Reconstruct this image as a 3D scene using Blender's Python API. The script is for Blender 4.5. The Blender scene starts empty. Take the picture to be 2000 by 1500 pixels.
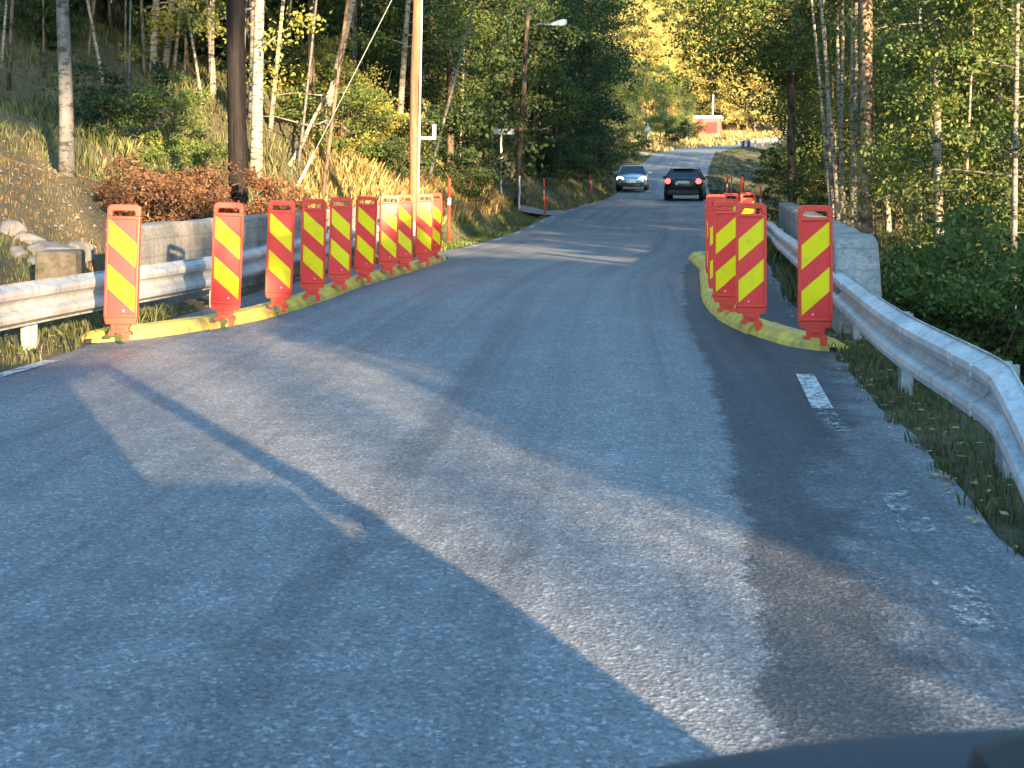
import bpy, bmesh, math, random
import numpy as np
from mathutils import Vector, Matrix
R = math.radians
rng = np.random.default_rng(7)
random.seed(7)
scene = bpy.context.scene
col = scene.collection

# ------------------------------------------------------------------ camera, sky, sun, exposure
F, HX, HY, CH = 2400.0, 1000.0, 355.0, 1.2        # focal length in photo pixels, horizon, camera height
cam = bpy.data.cameras.new('camera'); camo = bpy.data.objects.new('camera', cam); col.objects.link(camo)
camo.location = (0, 0, CH); camo.rotation_euler = (R(90), 0, 0)
cam.sensor_width = 36; cam.lens = 36*F/2000; cam.shift_y = -(750-HY)/2000
cam.clip_start = 0.05; cam.clip_end = 2000
cam.dof.use_dof = True; cam.dof.focus_distance = 12; cam.dof.aperture_fstop = 11
scene.camera = camo
SUN_EL, SUN_AZ = 11.0, 155.0                       # azimuth clockwise from +Y
world = bpy.data.worlds.new('World'); scene.world = world; world.use_nodes = True
wn = world.node_tree.nodes; wl = world.node_tree.links
sky = wn.new('ShaderNodeTexSky'); sky.sky_type = 'NISHITA'; sky.sun_disc = False
sky.sun_elevation = R(SUN_EL); sky.sun_rotation = R(SUN_AZ); sky.air_density = 1.3; sky.dust_density = 0.6; sky.ozone_density = 3.0
tint = wn.new('ShaderNodeMix'); tint.data_type = 'RGBA'; tint.blend_type = 'MULTIPLY'; tint.inputs[0].default_value = 1; tint.inputs[7].default_value = (0.91, 1.0, 0.99, 1)
wl.new(sky.outputs[0], tint.inputs[6]); wl.new(tint.outputs[2], wn['Background'].inputs[0]); wn['Background'].inputs[1].default_value = 0.15
sd = Vector((math.sin(R(SUN_AZ))*math.cos(R(SUN_EL)), math.cos(R(SUN_AZ))*math.cos(R(SUN_EL)), math.sin(R(SUN_EL))))
sl = bpy.data.lights.new('sun', 'SUN'); sl.energy = 5.0; sl.angle = R(0.6); sl.color = (1.0, 0.72, 0.42)
so = bpy.data.objects.new('sun', sl); col.objects.link(so); so.rotation_euler = sd.to_track_quat('Z', 'Y').to_euler()
scene.view_settings.view_transform = 'Standard'; scene.view_settings.look = 'None'
scene.view_settings.exposure = 2.6; scene.view_settings.gamma = 1
scene.render.resolution_x = 1024; scene.render.resolution_y = 768

def S(d): return F/d
def W(px, py, d): return Vector(((px-HX)/S(d), d, CH-(py-HY)/S(d)))
def G(px, py):
    s = (py-HY)/CH; return Vector(((px-HX)/s, F/s, 0))

# ------------------------------------------------------------------ materials
def mat(name):
    m = bpy.data.materials.new(name); m.use_nodes = True
    nt = m.node_tree; return m, nt, nt.nodes['Principled BSDF']
def N(nt, t, **kw):
    n = nt.nodes.new(t)
    for k, v in kw.items():
        if k.startswith('i_'):
            n.inputs[k[2:].replace('_', ' ')].default_value = v
        else: setattr(n, k, v)
    return n
def ramp(nt, src, stops):
    r = nt.nodes.new('ShaderNodeValToRGB'); e = r.color_ramp.elements
    while len(e) < len(stops): e.new(0.5)
    for q, (p, c) in zip(e, stops): q.position = p; q.color = (c[0], c[1], c[2], 1)
    nt.links.new(src, r.inputs[0]); return r.outputs[0]
def noise(nt, scale, vec=None, detail=4, rough=0.6):
    n = N(nt, 'ShaderNodeTexNoise'); n.inputs['Scale'].default_value = scale
    n.inputs['Detail'].default_value = detail; n.inputs['Roughness'].default_value = rough
    if vec is not None: nt.links.new(vec, n.inputs['Vector'])
    return n.outputs[0]
def mix(nt, f, a, b, mode='MIX'):
    n = nt.nodes.new('ShaderNodeMix'); n.data_type = 'RGBA'; n.blend_type = mode
    for i, v in ((0, f), (6, a), (7, b)):
        if isinstance(v, (int, float)): n.inputs[i].default_value = v
        elif isinstance(v, tuple): n.inputs[i].default_value = (*v, 1)
        else: nt.links.new(v, n.inputs[i])
    return n.outputs[2]
def pos(nt): return N(nt, 'ShaderNodeNewGeometry').outputs['Position']
def objc(nt): return N(nt, 'ShaderNodeTexCoord').outputs['Object']
def mapped(nt, v, sc=(1, 1, 1), loc=(0, 0, 0)):
    m = N(nt, 'ShaderNodeMapping'); m.inputs['Scale'].default_value = sc; m.inputs['Location'].default_value = loc
    nt.links.new(v, m.inputs[0]); return m.outputs[0]
def bump(nt, b, h, strength, dist=0.01):
    n = N(nt, 'ShaderNodeBump'); n.inputs['Strength'].default_value = strength; n.inputs['Distance'].default_value = dist
    nt.links.new(h, n.inputs['Height']); nt.links.new(n.outputs[0], b.inputs['Normal'])
def plain(name, c, rough=0.6, metal=0, emit=None, es=1.0, ns=None, var=0.25, bs=0.0):
    m, nt, b = mat(name)
    b.inputs['Roughness'].default_value = rough; b.inputs['Metallic'].default_value = metal
    if ns:
        n = noise(nt, ns, objc(nt), 6, 0.65)
        c1 = tuple(v*(1-var) for v in c); c2 = tuple(min(1, v*(1+var)) for v in c)
        nt.links.new(ramp(nt, n, [(0.3, c1), (0.7, c2)]), b.inputs['Base Color'])
        if bs: bump(nt, b, n, bs)
    else: b.inputs['Base Color'].default_value = (*c, 1)
    if emit: b.inputs['Emission Color'].default_value = (*emit, 1); b.inputs['Emission Strength'].default_value = es
    return m

PL = [(1.2, 0.42), (2.68, 0.56), (3.1, 0.635), (4.14, 0.79), (5.5, 0.98), (7.9, 1.27), (10.9, 1.54), (14, 1.95), (17.5, 2.45), (19.5, 2.9), (22, 3.9), (24, 4.6)]
PR = [(1.2, 0.86), (2.9, 1.04), (3.4, 1.08), (4.14, 1.14), (5.3, 1.36), (6.2, 1.75), (8.6, 2.28), (12, 2.75), (16, 3.35), (19.5, 3.9), (22, 4.3), (24, 4.6)]
def curve_node(nt, src, pts):
    mr = N(nt, 'ShaderNodeMath', operation='DIVIDE'); mr.inputs[1].default_value = 25; nt.links.new(src, mr.inputs[0])
    fc_ = N(nt, 'ShaderNodeFloatCurve'); c = fc_.mapping.curves[0]
    P_ = [(0, pts[0][1]-.05)]+list(pts)+[(25, pts[-1][1])]
    c.points[0].location = (P_[0][0]/25, P_[0][1]/5); c.points[1].location = (1, P_[-1][1]/5)
    for y, x in P_[1:-1]: c.points.new(y/25, x/5)
    for q in c.points: q.handle_type = 'VECTOR'
    fc_.mapping.update(); nt.links.new(mr.outputs[0], fc_.inputs['Value'])
    m = N(nt, 'ShaderNodeMath', operation='MULTIPLY'); m.inputs[1].default_value = 5; nt.links.new(fc_.outputs[0], m.inputs[0]); return m.outputs[0]
def asphalt_mat(name, dark, light, patchy):
    m, nt, b = mat(name); L = nt.links
    p = pos(nt)
    uv = N(nt, 'ShaderNodeTexCoord').outputs['UV']
    vo = N(nt, 'ShaderNodeTexVoronoi'); vo.inputs['Scale'].default_value = 88; L.new(p, vo.inputs['Vector'])
    vr = N(nt, 'ShaderNodeTexVoronoi'); vr.inputs['Scale'].default_value = 190; L.new(p, vr.inputs['Vector'])
    big = noise(nt, 0.55, p, 6, 0.65); mid = noise(nt, 5, p, 5, 0.6); fine = noise(nt, 60, p, 3, 0.7)
    base = ramp(nt, big, [(0.32, dark), (0.68, light)])
    base = mix(nt, 0.45, base, ramp(nt, mid, [(0.3, tuple(v*0.72 for v in dark)), (0.7, tuple(v*1.25 for v in light))]))
    # stones showing in the binder, each with its own tone
    sep = N(nt, 'ShaderNodeSeparateColor'); L.new(vo.outputs['Color'], sep.inputs[0])
    stone = ramp(nt, sep.outputs[0], [(0.0, (0.35, 0.35, 0.35)), (0.55, (0.95, 0.95, 0.95)), (0.88, (1.2, 1.2, 1.2)), (1.0, (2.4, 2.35, 2.3))])
    base = mix(nt, 0.6, base, stone, 'MULTIPLY')
    gap = ramp(nt, vr.outputs['Distance'], [(0.0, (1, 1, 1)), (0.45, (0.95, 0.95, 0.95)), (0.8, (0.4, 0.4, 0.4))])
    base = mix(nt, 0.6, base, gap, 'MULTIPLY')
    # streaks along the lanes: wheel paths and old joints (UV: x across in metres, y along)
    st = noise(nt, 1.0, mapped(nt, uv, (2.2, 0.035, 1)), 5, 0.7)
    base = mix(nt, patchy, base, ramp(nt, st, [(0.36, (0.48, 0.5, 0.55)), (0.5, (1, 1, 1)), (0.66, (1.3, 1.28, 1.25))]), 'MULTIPLY')
    # winding cracks and seams
    dst = N(nt, 'ShaderNodeTexNoise'); dst.inputs['Scale'].default_value = 1.3; dst.inputs['Detail'].default_value = 6; L.new(p, dst.inputs['Vector'])
    wv = mix(nt, 0.12, p, dst.outputs['Color'], 'ADD')
    cr = N(nt, 'ShaderNodeTexVoronoi'); cr.feature = 'DISTANCE_TO_EDGE'; cr.inputs['Scale'].default_value = 1.0
    L.new(mapped(nt, wv, (0.45, 0.16, 1)), cr.inputs['Vector'])
    cm = ramp(nt, cr.outputs['Distance'], [(0.0, (0.45, 0.45, 0.47)), (0.006, (0.8, 0.8, 0.8)), (0.012, (1, 1, 1))])
    base = mix(nt, ramp(nt, noise(nt, 0.4, p, 3), [(0.5, (0, 0, 0)), (0.6, (.45, .45, .45))]), base, mix(nt, 1.0, base, cm, 'MULTIPLY'))
    # the newer, darker overlay along the right edge: real worn outline, mapped over the ground plane
    sx = N(nt, 'ShaderNodeSeparateXYZ'); L.new(p, sx.inputs[0])
    def mth(op, a_, b_):
        q = N(nt, 'ShaderNodeMath', operation=op)
        for i_, v_ in enumerate((a_, b_)):
            if isinstance(v_, (int, float)): q.inputs[i_].default_value = v_
            else: L.new(v_, q.inputs[i_])
        return q.outputs[0]
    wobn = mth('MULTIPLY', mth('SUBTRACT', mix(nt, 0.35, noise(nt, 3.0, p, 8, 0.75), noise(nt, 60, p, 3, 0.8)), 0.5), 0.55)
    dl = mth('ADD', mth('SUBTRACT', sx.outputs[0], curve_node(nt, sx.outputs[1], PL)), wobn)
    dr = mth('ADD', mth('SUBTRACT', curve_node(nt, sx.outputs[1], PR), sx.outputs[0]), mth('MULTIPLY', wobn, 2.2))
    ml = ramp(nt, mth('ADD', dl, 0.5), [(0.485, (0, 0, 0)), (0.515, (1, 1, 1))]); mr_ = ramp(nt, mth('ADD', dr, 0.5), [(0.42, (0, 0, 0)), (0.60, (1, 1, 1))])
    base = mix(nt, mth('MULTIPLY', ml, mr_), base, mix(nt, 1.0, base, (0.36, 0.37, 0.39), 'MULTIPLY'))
    L.new(base, b.inputs['Base Color'])
    L.new(ramp(nt, mid, [(0.3, (0.68,)*3), (0.7, (0.88,)*3)]), b.inputs['Roughness'])
    b.inputs['Specular IOR Level'].default_value = 0.45
    h = mix(nt, 0.5, vo.outputs['Distance'], fine)
    bump(nt, b, h, 0.8, 0.006)
    return m
M = {}
M['asphalt'] = asphalt_mat('asphalt', (0.140, 0.149, 0.160), (0.212, 0.220, 0.229), 0.6)
def ground_mat():
    m, nt, b = mat('ground'); L = nt.links; p = pos(nt)
    n1 = noise(nt, 0.5, p, 6); n2 = noise(nt, 8, p, 6, 0.7); n3 = noise(nt, 45, p, 4, 0.7)
    c = ramp(nt, n1, [(0.3, (0.05, 0.055, 0.022)), (0.5, (0.11, 0.085, 0.038)), (0.7, (0.16, 0.11, 0.055))])
    c = mix(nt, 0.6, c, ramp(nt, n2, [(0.3, (0.018, 0.018, 0.012)), (0.55, (0.10, 0.085, 0.04)), (0.75, (0.19, 0.14, 0.075))]))
    c = mix(nt, 0.5, c, ramp(nt, n3, [(0.35, (0.35, 0.35, 0.35)), (0.65, (1.6, 1.6, 1.6))]), 'MULTIPLY')
    L.new(c, b.inputs['Base Color']); b.inputs['Roughness'].default_value = 0.95
    bump(nt, b, mix(nt, 0.5, n2, n3), 0.9, 0.06); return m
M['ground'] = ground_mat()
def gravel_mat(name, a, bcol):
    m, nt, b = mat(name); p = pos(nt)
    vo = N(nt, 'ShaderNodeTexVoronoi'); vo.inputs['Scale'].default_value = 26; nt.links.new(p, vo.inputs['Vector'])
    c = mix(nt, 0.6, ramp(nt, noise(nt, 2, p, 6), [(0.3, a), (0.7, bcol)]), vo.outputs['Color'], 'SOFT_LIGHT')
    hs = N(nt, 'ShaderNodeHueSaturation'); hs.inputs['Saturation'].default_value = 0.35; nt.links.new(c, hs.inputs['Color'])
    nt.links.new(hs.outputs[0], b.inputs['Base Color']); b.inputs['Roughness'].default_value = 0.9
    bump(nt, b, vo.outputs['Distance'], 0.8, 0.02); return m
M['gravel'] = gravel_mat('gravel', (0.16, 0.12, 0.09), (0.32, 0.25, 0.2))

def leaf_mat(name, cols, trans=0.35, gain=1.35):
    m = bpy.data.materials.new(name); m.use_nodes = True; nt = m.node_tree; L = nt.links
    nt.nodes.remove(nt.nodes['Principled BSDF'])
    out = nt.nodes['Material Output']
    g = N(nt, 'ShaderNodeNewGeometry')
    n = len(cols); base = ramp(nt, g.outputs['Random Per Island'], [(i/(n-1), tuple(v*gain for v in c)) for i, c in enumerate(cols)])
    oi = N(nt, 'ShaderNodeObjectInfo')
    v = N(nt, 'ShaderNodeHueSaturation'); L.new(base, v.inputs['Color'])
    mr = N(nt, 'ShaderNodeMapRange'); mr.inputs['To Min'].default_value = 0.75; mr.inputs['To Max'].default_value = 1.25
    L.new(oi.outputs['Random'], mr.inputs['Value']); L.new(mr.outputs[0], v.inputs['Value'])
    cl = ramp(nt, noise(nt, 0.9, g.outputs['Position'], 3), [(0.35, (0.7, 0.75, 0.75)), (0.65, (1.25, 1.2, 1.1))])
    c = mix(nt, 1.0, v.outputs[0], cl, 'MULTIPLY')
    d = N(nt, 'ShaderNodeBsdfPrincipled'); d.inputs['Roughness'].default_value = 0.6; L.new(c, d.inputs['Base Color'])
    d.inputs['Specular IOR Level'].default_value = 0.3
    t = N(nt, 'ShaderNodeBsdfTranslucent'); L.new(c, t.inputs['Color'])
    mx = N(nt, 'ShaderNodeMixShader'); mx.inputs[0].default_value = trans
    L.new(d.outputs[0], mx.inputs[1]); L.new(t.outputs[0], mx.inputs[2]); L.new(mx.outputs[0], out.inputs[0])
    return m
M['leaf_green'] = leaf_mat('leaf_green', [(0.035, 0.07, 0.018), (0.06, 0.10, 0.025), (0.10, 0.13, 0.03), (0.16, 0.16, 0.04)])
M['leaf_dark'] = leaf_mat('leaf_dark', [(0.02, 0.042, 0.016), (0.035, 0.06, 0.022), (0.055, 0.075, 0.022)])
M['leaf_yellow'] = leaf_mat('leaf_yellow', [(0.15, 0.17, 0.035), (0.26, 0.24, 0.05), (0.36, 0.30, 0.08), (0.12, 0.14, 0.03)])
M['leaf_olive'] = leaf_mat('leaf_olive', [(0.035, 0.065, 0.018), (0.06, 0.095, 0.022), (0.09, 0.125, 0.03), (0.11, 0.13, 0.035), (0.17, 0.165, 0.06)])
M['leaf_brown'] = leaf_mat('leaf_brown', [(0.09, 0.04, 0.022), (0.15, 0.07, 0.035), (0.06, 0.035, 0.02), (0.20, 0.10, 0.05)])
M['grass_green'] = leaf_mat('grass_green', [(0.06, 0.10, 0.02), (0.11, 0.15, 0.03), (0.18, 0.17, 0.05)], 0.25)
M['grass_dry'] = leaf_mat('grass_dry', [(0.17, 0.14, 0.05), (0.32, 0.23, 0.09), (0.42, 0.30, 0.14), (0.12, 0.13, 0.03), (0.30, 0.15, 0.07)], 0.25)
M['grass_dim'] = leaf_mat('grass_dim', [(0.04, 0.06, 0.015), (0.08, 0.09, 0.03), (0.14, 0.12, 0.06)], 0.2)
M['leaf_gold'] = leaf_mat('leaf_gold', [(0.22, 0.23, 0.07), (0.36, 0.32, 0.11), (0.44, 0.36, 0.14)])
M['grass_brown'] = leaf_mat('grass_brown', [(0.07, 0.042, 0.02), (0.13, 0.07, 0.032), (0.05, 0.06, 0.02), (0.17, 0.10, 0.05)], 0.15)
M['dead_leaf'] = leaf_mat('dead_leaf', [(0.30, 0.20, 0.06), (0.35, 0.28, 0.14), (0.22, 0.13, 0.06), (0.40, 0.34, 0.2)], 0.1)

def bark_mat(name, pale, dark, amount, sc=(1, 1, 5)):
    m, nt, b = mat(name); o = objc(nt)
    n1 = noise(nt, 5, mapped(nt, o, sc), 7, 0.7); n2 = noise(nt, 18, mapped(nt, o, (1, 1, 0.3)), 5, 0.7)
    c = ramp(nt, n1, [(amount-0.06, dark), (amount+0.05, pale)])
    c = mix(nt, 0.5, c, ramp(nt, n2, [(0.3, (0.45, 0.45, 0.45)), (0.7, (1.3, 1.3, 1.3))]), 'MULTIPLY')
    nt.links.new(c, b.inputs['Base Color']); b.inputs['Roughness'].default_value = 0.85; b.inputs['Specular IOR Level'].default_value = 0.15
    bump(nt, b, mix(nt, 0.5, n1, n2), 0.8, 0.03); return m
M['birch'] = bark_mat('birch_bark', (0.38, 0.32, 0.25), (0.09, 0.07, 0.05), 0.47)
M['aspen'] = bark_mat('aspen_bark', (0.15, 0.145, 0.14), (0.05, 0.045, 0.04), 0.45, (1, 1, 2))
M['bark'] = bark_mat('dark_bark', (0.17, 0.12, 0.085), (0.05, 0.035, 0.025), 0.48, (1, 1, 0.6))
M['old_bark'] = bark_mat('patchy_bark', (0.30, 0.20, 0.13), (0.08, 0.05, 0.035), 0.47, (1, 1, 1.5))
M['tarred_wood'] = bark_mat('tarred_wood', (0.022, 0.018, 0.017), (0.008, 0.007, 0.007), 0.5, (2.5, 2.5, 0.12))
M['pole_wood'] = bark_mat('weathered_wood', (0.26, 0.13, 0.075), (0.16, 0.08, 0.05), 0.45, (3, 3, 0.1))

def concrete_mat():
    m, nt, b = mat('concrete'); p = pos(nt)
    a = noise(nt, 1.6, p, 7, 0.65); f = noise(nt, 30, p, 5, 0.7); v = noise(nt, 3, mapped(nt, p, (2.2, 2.2, 0.25)), 5, 0.6)
    c = ramp(nt, a, [(0.3, (0.19, 0.175, 0.155)), (0.7, (0.36, 0.335, 0.30))])
    c = mix(nt, 0.6, c, ramp(nt, v, [(0.35, (0.5, 0.5, 0.48)), (0.6, (1.1, 1.1, 1.1))]), 'MULTIPLY')
    c = mix(nt, 0.6, c, ramp(nt, f, [(0.35, (0.55, 0.55, 0.55)), (0.6, (1.15, 1.15, 1.15))]), 'MULTIPLY')
    wv = N(nt, 'ShaderNodeTexWave'); wv.bands_direction = 'Z'; wv.inputs['Scale'].default_value = 1.9; wv.inputs['Distortion'].default_value = 0.4; nt.links.new(p, wv.inputs['Vector'])
    c = mix(nt, 0.5, c, ramp(nt, wv.outputs[0], [(0.0, (0.55, 0.55, 0.53)), (0.06, (1, 1, 1))]), 'MULTIPLY')
    ms = ramp(nt, noise(nt, 4.5, p, 8, 0.8), [(0.56, (0, 0, 0)), (0.66, (0.7, 0.7, 0.7))]); c = mix(nt, ms, c, (0.06, 0.062, 0.035))
    nt.links.new(c, b.inputs['Base Color']); b.inputs['Roughness'].default_value = 0.9
    bump(nt, b, f, 0.6, 0.012); return m
M['concrete'] = concrete_mat()
def steel_mat():
    m, nt, b = mat('galvanised_steel'); p = pos(nt)
    a = noise(nt, 2.5, p, 7, 0.7); f = noise(nt, 40, p, 4, 0.7)
    c = ramp(nt, a, [(0.3, (0.34, 0.35, 0.36)), (0.7, (0.58, 0.59, 0.60))])
    c = mix(nt, 0.35, c, ramp(nt, f, [(0.3, (0.6, 0.58, 0.55)), (0.6, (1.1, 1.1, 1.1))]), 'MULTIPLY')
    st = noise(nt, 5, mapped(nt, p, (3, 3, 0.25)), 6, 0.75)
    c = mix(nt, 0.55, c, ramp(nt, st, [(0.34, (0.42, 0.36, 0.30)), (0.5, (0.95, 0.95, 0.95)), (0.7, (1.1, 1.1, 1.1))]), 'MULTIPLY')
    nt.links.new(c, b.inputs['Base Color']); b.inputs['Metallic'].default_value = 0.3
    nt.links.new(ramp(nt, a, [(0.3, (0.6,)*3), (0.7, (0.42,)*3)]), b.inputs['Roughness'])
    bump(nt, b, f, 0.15, 0.004); return m
M['steel'] = steel_mat()
def plastic_dirty(name, c, dirt, amt, rough=0.45, sc=6):
    m, nt, b = mat(name); p = pos(nt)
    n = noise(nt, sc, p, 7, 0.7)
    nt.links.new(ramp(nt, n, [(amt-0.12, dirt), (amt+0.12, c)]), b.inputs['Base Color'])
    b.inputs['Roughness'].default_value = rough; bump(nt, b, n, 0.15, 0.01); return m
M['red_plastic'] = plastic_dirty('red_plastic', (0.85, 0.065, 0.035), (0.5, 0.05, 0.03), 0.35)
M['red_sheet'] = plastic_dirty('red_sheeting', (0.92, 0.05, 0.045), (0.6, 0.06, 0.05), 0.36, 0.38, 9)
M['yellow_sheet'] = plastic_dirty('yellow_sheeting', (1.0, 0.76, 0.0), (0.75, 0.52, 0.03), 0.34, 0.38, 9)
M['yellow_rubber'] = plastic_dirty('yellow_rubber', (0.72, 0.50, 0.07), (0.26, 0.21, 0.09), 0.46, 0.65, 5)
M['black'] = plain('black_rubber', (0.02, 0.02, 0.02), 0.7)
def paint_mat(name, lo):
    m, nt, b = mat(name); p = pos(nt); out = nt.nodes['Material Output']
    n = noise(nt, 11, p, 7, 0.75); n2 = noise(nt, 70, p, 4, 0.7)
    nt.links.new(ramp(nt, n2, [(0.35, (0.30, 0.31, 0.32)), (0.6, (0.62, 0.63, 0.62))]), b.inputs['Base Color']); b.inputs['Roughness'].default_value = 0.6
    tr = N(nt, 'ShaderNodeBsdfTransparent'); mx = N(nt, 'ShaderNodeMixShader')
    f = ramp(nt, mix(nt, 0.45, n, n2), [(lo, (0, 0, 0)), (lo+0.13, (1, 1, 1))])
    nt.links.new(f, mx.inputs[0]); nt.links.new(tr.outputs[0], mx.inputs[1]); nt.links.new(b.outputs[0], mx.inputs[2])
    nt.links.new(mx.outputs[0], out.inputs[0]); return m
M['paint'] = paint_mat('worn_road_paint', 0.40); M['paint_faint'] = paint_mat('faint_road_paint', 0.51)
M['white'] = plain('white_paint', (0.75, 0.75, 0.72), 0.5)
M['sign_back'] = plain('grey_sign_back', (0.22, 0.25, 0.25), 0.6)
M['mossy'] = plastic_dirty('mossy_concrete', (0.16, 0.13, 0.10), (0.05, 0.045, 0.02), 0.5, 0.95, 7)
M['stone'] = plain('stone', (0.15, 0.145, 0.14), 0.9, ns=4, var=0.5, bs=0.4)
M['orange_red'] = plain('marker_red', (0.85, 0.07, 0.03), 0.5)
M['rust_pipe'] = plain('galvanised_pipe', (0.6, 0.6, 0.55), 0.5, 0.2)
M['car_silver'] = plain('silver_paint', (0.34, 0.46, 0.56), 0.28, 0.55)
M['car_black'] = plain('black_paint', (0.012, 0.013, 0.016), 0.2, 0.1)
M['car_navy'] = plain('own_paint', (0.03, 0.045, 0.07), 0.3, 0.2)
M['car_glass'] = plain('dark_glass', (0.02, 0.03, 0.04), 0.05)
M['tyre'] = plain('tyre', (0.018, 0.018, 0.018), 0.85)
M['rim'] = plain('rim', (0.4, 0.4, 0.42), 0.35, 0.8)
M['trim'] = plain('dark_trim', (0.03, 0.03, 0.033), 0.6)
M['dash'] = plain('dashboard_vinyl', (0.025, 0.03, 0.04), 0.7, ns=120, var=0.15, bs=0.1)
M['headlamp'] = plain('lit_headlamp', (0.9, 0.9, 0.85), 0.2, emit=(1, 0.97, 0.9), es=2.2)
M['taillamp'] = plain('lit_tail_lamp', (0.7, 0.03, 0.03), 0.3, emit=(1.0, 0.10, 0.08), es=0.7)
M['plate'] = plain('number_plate', (0.75, 0.75, 0.72), 0.5)
M['amber'] = plain('amber_reflection', (0.5, 0.12, 0.03), 0.4, emit=(1, 0.22, 0.05), es=0.10)  # weak glow standing for the orange instrument reflection
M['red_board'] = plain('red_cladding', (0.80, 0.10, 0.08), 0.6, ns=3, var=0.1)
M['red_door'] = plain('red_door', (0.80, 0.03, 0.03), 0.5)
def thin_glass():
    m = bpy.data.materials.new('window_glass'); m.use_nodes = True; nt = m.node_tree; out = nt.nodes['Material Output']
    t = N(nt, 'ShaderNodeBsdfTransparent'); t.inputs[0].default_value = (0.97, 0.98, 0.98, 1)
    g = N(nt, 'ShaderNodeBsdfGlossy'); g.inputs['Roughness'].default_value = 0.02
    mx = N(nt, 'ShaderNodeMixShader'); mx.inputs[0].default_value = 0.004
    nt.links.new(t.outputs[0], mx.inputs[1]); nt.links.new(g.outputs[0], mx.inputs[2]); nt.links.new(mx.outputs[0], out.inputs[0]); return m
M['glass'] = thin_glass()

# ------------------------------------------------------------------ helpers
def tag(o, label=None, cat=None, group=None, kind=None):
    if label: o['label'] = label
    if cat: o['category'] = cat
    if group: o['group'] = group
    if kind: o['kind'] = kind
    return o
def mesh_obj(name, verts, faces, mats, parent=None, smooth=False, mi=None, uvs=None):
    me = bpy.data.meshes.new(name)
    me.from_pydata([tuple(v) for v in verts], [], faces)
    for m in (mats if isinstance(mats, (list, tuple)) else [mats]): me.materials.append(m)
    if mi is not None: me.polygons.foreach_set('material_index', mi)
    if smooth: me.polygons.foreach_set('use_smooth', [True]*len(me.polygons))
    if uvs is not None:
        ul = me.uv_layers.new(name='UVMap'); vi = np.empty(len(me.loops), dtype=np.int32); me.loops.foreach_get('vertex_index', vi)
        ul.data.foreach_set('uv', np.asarray(uvs, dtype=np.float32)[vi].ravel())
    me.update()
    o = bpy.data.objects.new(name, me); col.objects.link(o)
    if parent: o.parent = parent
    return o
def polys(name, V, nper, m, parent=None):
    """fast mesh of many n-gons; V is (k*nper,3) array"""
    V = np.asarray(V, dtype=np.float32); n = len(V)//nper
    me = bpy.data.meshes.new(name); me.vertices.add(len(V)); me.vertices.foreach_set('co', V.ravel())
    me.loops.add(len(V)); me.loops.foreach_set('vertex_index', np.arange(len(V), dtype=np.int32))
    me.polygons.add(n); me.polygons.foreach_set('loop_start', np.arange(0, len(V), nper, dtype=np.int32))
    me.polygons.foreach_set('loop_total', np.full(n, nper, dtype=np.int32))
    me.materials.append(m); me.update(); me.validate()
    o = bpy.data.objects.new(name, me); col.objects.link(o)
    if parent: o.parent = parent
    return o
def empty(name, loc=(0, 0, 0), rz=0):
    o = bpy.data.objects.new(name, None); col.objects.link(o); o.location = loc; o.rotation_euler = (0, 0, rz); o.empty_display_size = 0.2; return o
def copy_tree(o, parent=None):
    c = o.copy(); col.objects.link(c); c.parent = parent
    for ch in list(o.children): copy_tree(ch, c)
    return c
class MB:
    def __init__(s): s.v = []; s.f = []; s.m = []
    def add(s, vs, fs, mi=0):
        b = len(s.v); s.v += [tuple(v) for v in vs]; s.f += [tuple(i+b for i in f) for f in fs]; s.m += [mi]*len(fs)
    def box(s, c, sz, rz=0, mi=0, taper=1.0):
        hx, hy, hz = sz[0]/2, sz[1]/2, sz[2]/2; vs = []
        for z, t in ((-hz, 1), (hz, taper)):
            for x, y in ((-hx, -hy), (hx, -hy), (hx, hy), (-hx, hy)):
                X, Y = x*t, y*t; vs.append((c[0]+X*math.cos(rz)-Y*math.sin(rz), c[1]+X*math.sin(rz)+Y*math.cos(rz), c[2]+z))
        s.add(vs, [(3, 2, 1, 0), (4, 5, 6, 7), (0, 1, 5, 4), (1, 2, 6, 5), (2, 3, 7, 6), (3, 0, 4, 7)], mi)
    def tube(s, pts, rads, n=8, mi=0, cap=True):
        pts = [Vector(p) for p in pts]; vs = []; k = len(pts)
        for i, p in enumerate(pts):
            t = (pts[min(i+1, k-1)]-pts[max(i-1, 0)]).normalized()
            a = Vector((1, 0, 0)) if abs(t.x) < 0.8 else Vector((0, 1, 0))
            u = t.cross(a).normalized(); w = t.cross(u)
            r = rads[i] if isinstance(rads, (list, tuple)) else rads
            for j in range(n):
                an = 2*math.pi*j/n; vs.append(p+u*math.cos(an)*r+w*math.sin(an)*r)
        fs = [(i*n+j, i*n+(j+1) % n, (i+1)*n+(j+1) % n, (i+1)*n+j) for i in range(k-1) for j in range(n)]
        if cap: fs += [tuple(range(n-1, -1, -1)), tuple((k-1)*n+j for j in range(n))]
        s.add(vs, fs, mi)
    def extrude(s, poly, y0, y1, mi=0):
        """polygon in x,z (counter-clockwise seen from -Y), extruded along y"""
        n = len(poly); vs = [(x, y0, z) for x, z in poly]+[(x, y1, z) for x, z in poly]
        fs = [tuple(range(n)), tuple(range(2*n-1, n-1, -1))]+[(i, i+n, (i+1) % n+n, (i+1) % n) for i in range(n)]
        s.add(vs, fs, mi)
    def build(s, name, mats, parent=None, smooth=False, bevel=0):
        o = mesh_obj(name, s.v, s.f, mats, parent, smooth, s.m)
        bm = bmesh.new(); bm.from_mesh(o.data); bmesh.ops.recalc_face_normals(bm, faces=bm.faces); bm.to_mesh(o.data); bm.free()
        if bevel:
            b = o.modifiers.new('bevel', 'BEVEL'); b.width = bevel; b.segments = 2; b.limit_method = 'ANGLE'
        return o

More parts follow.
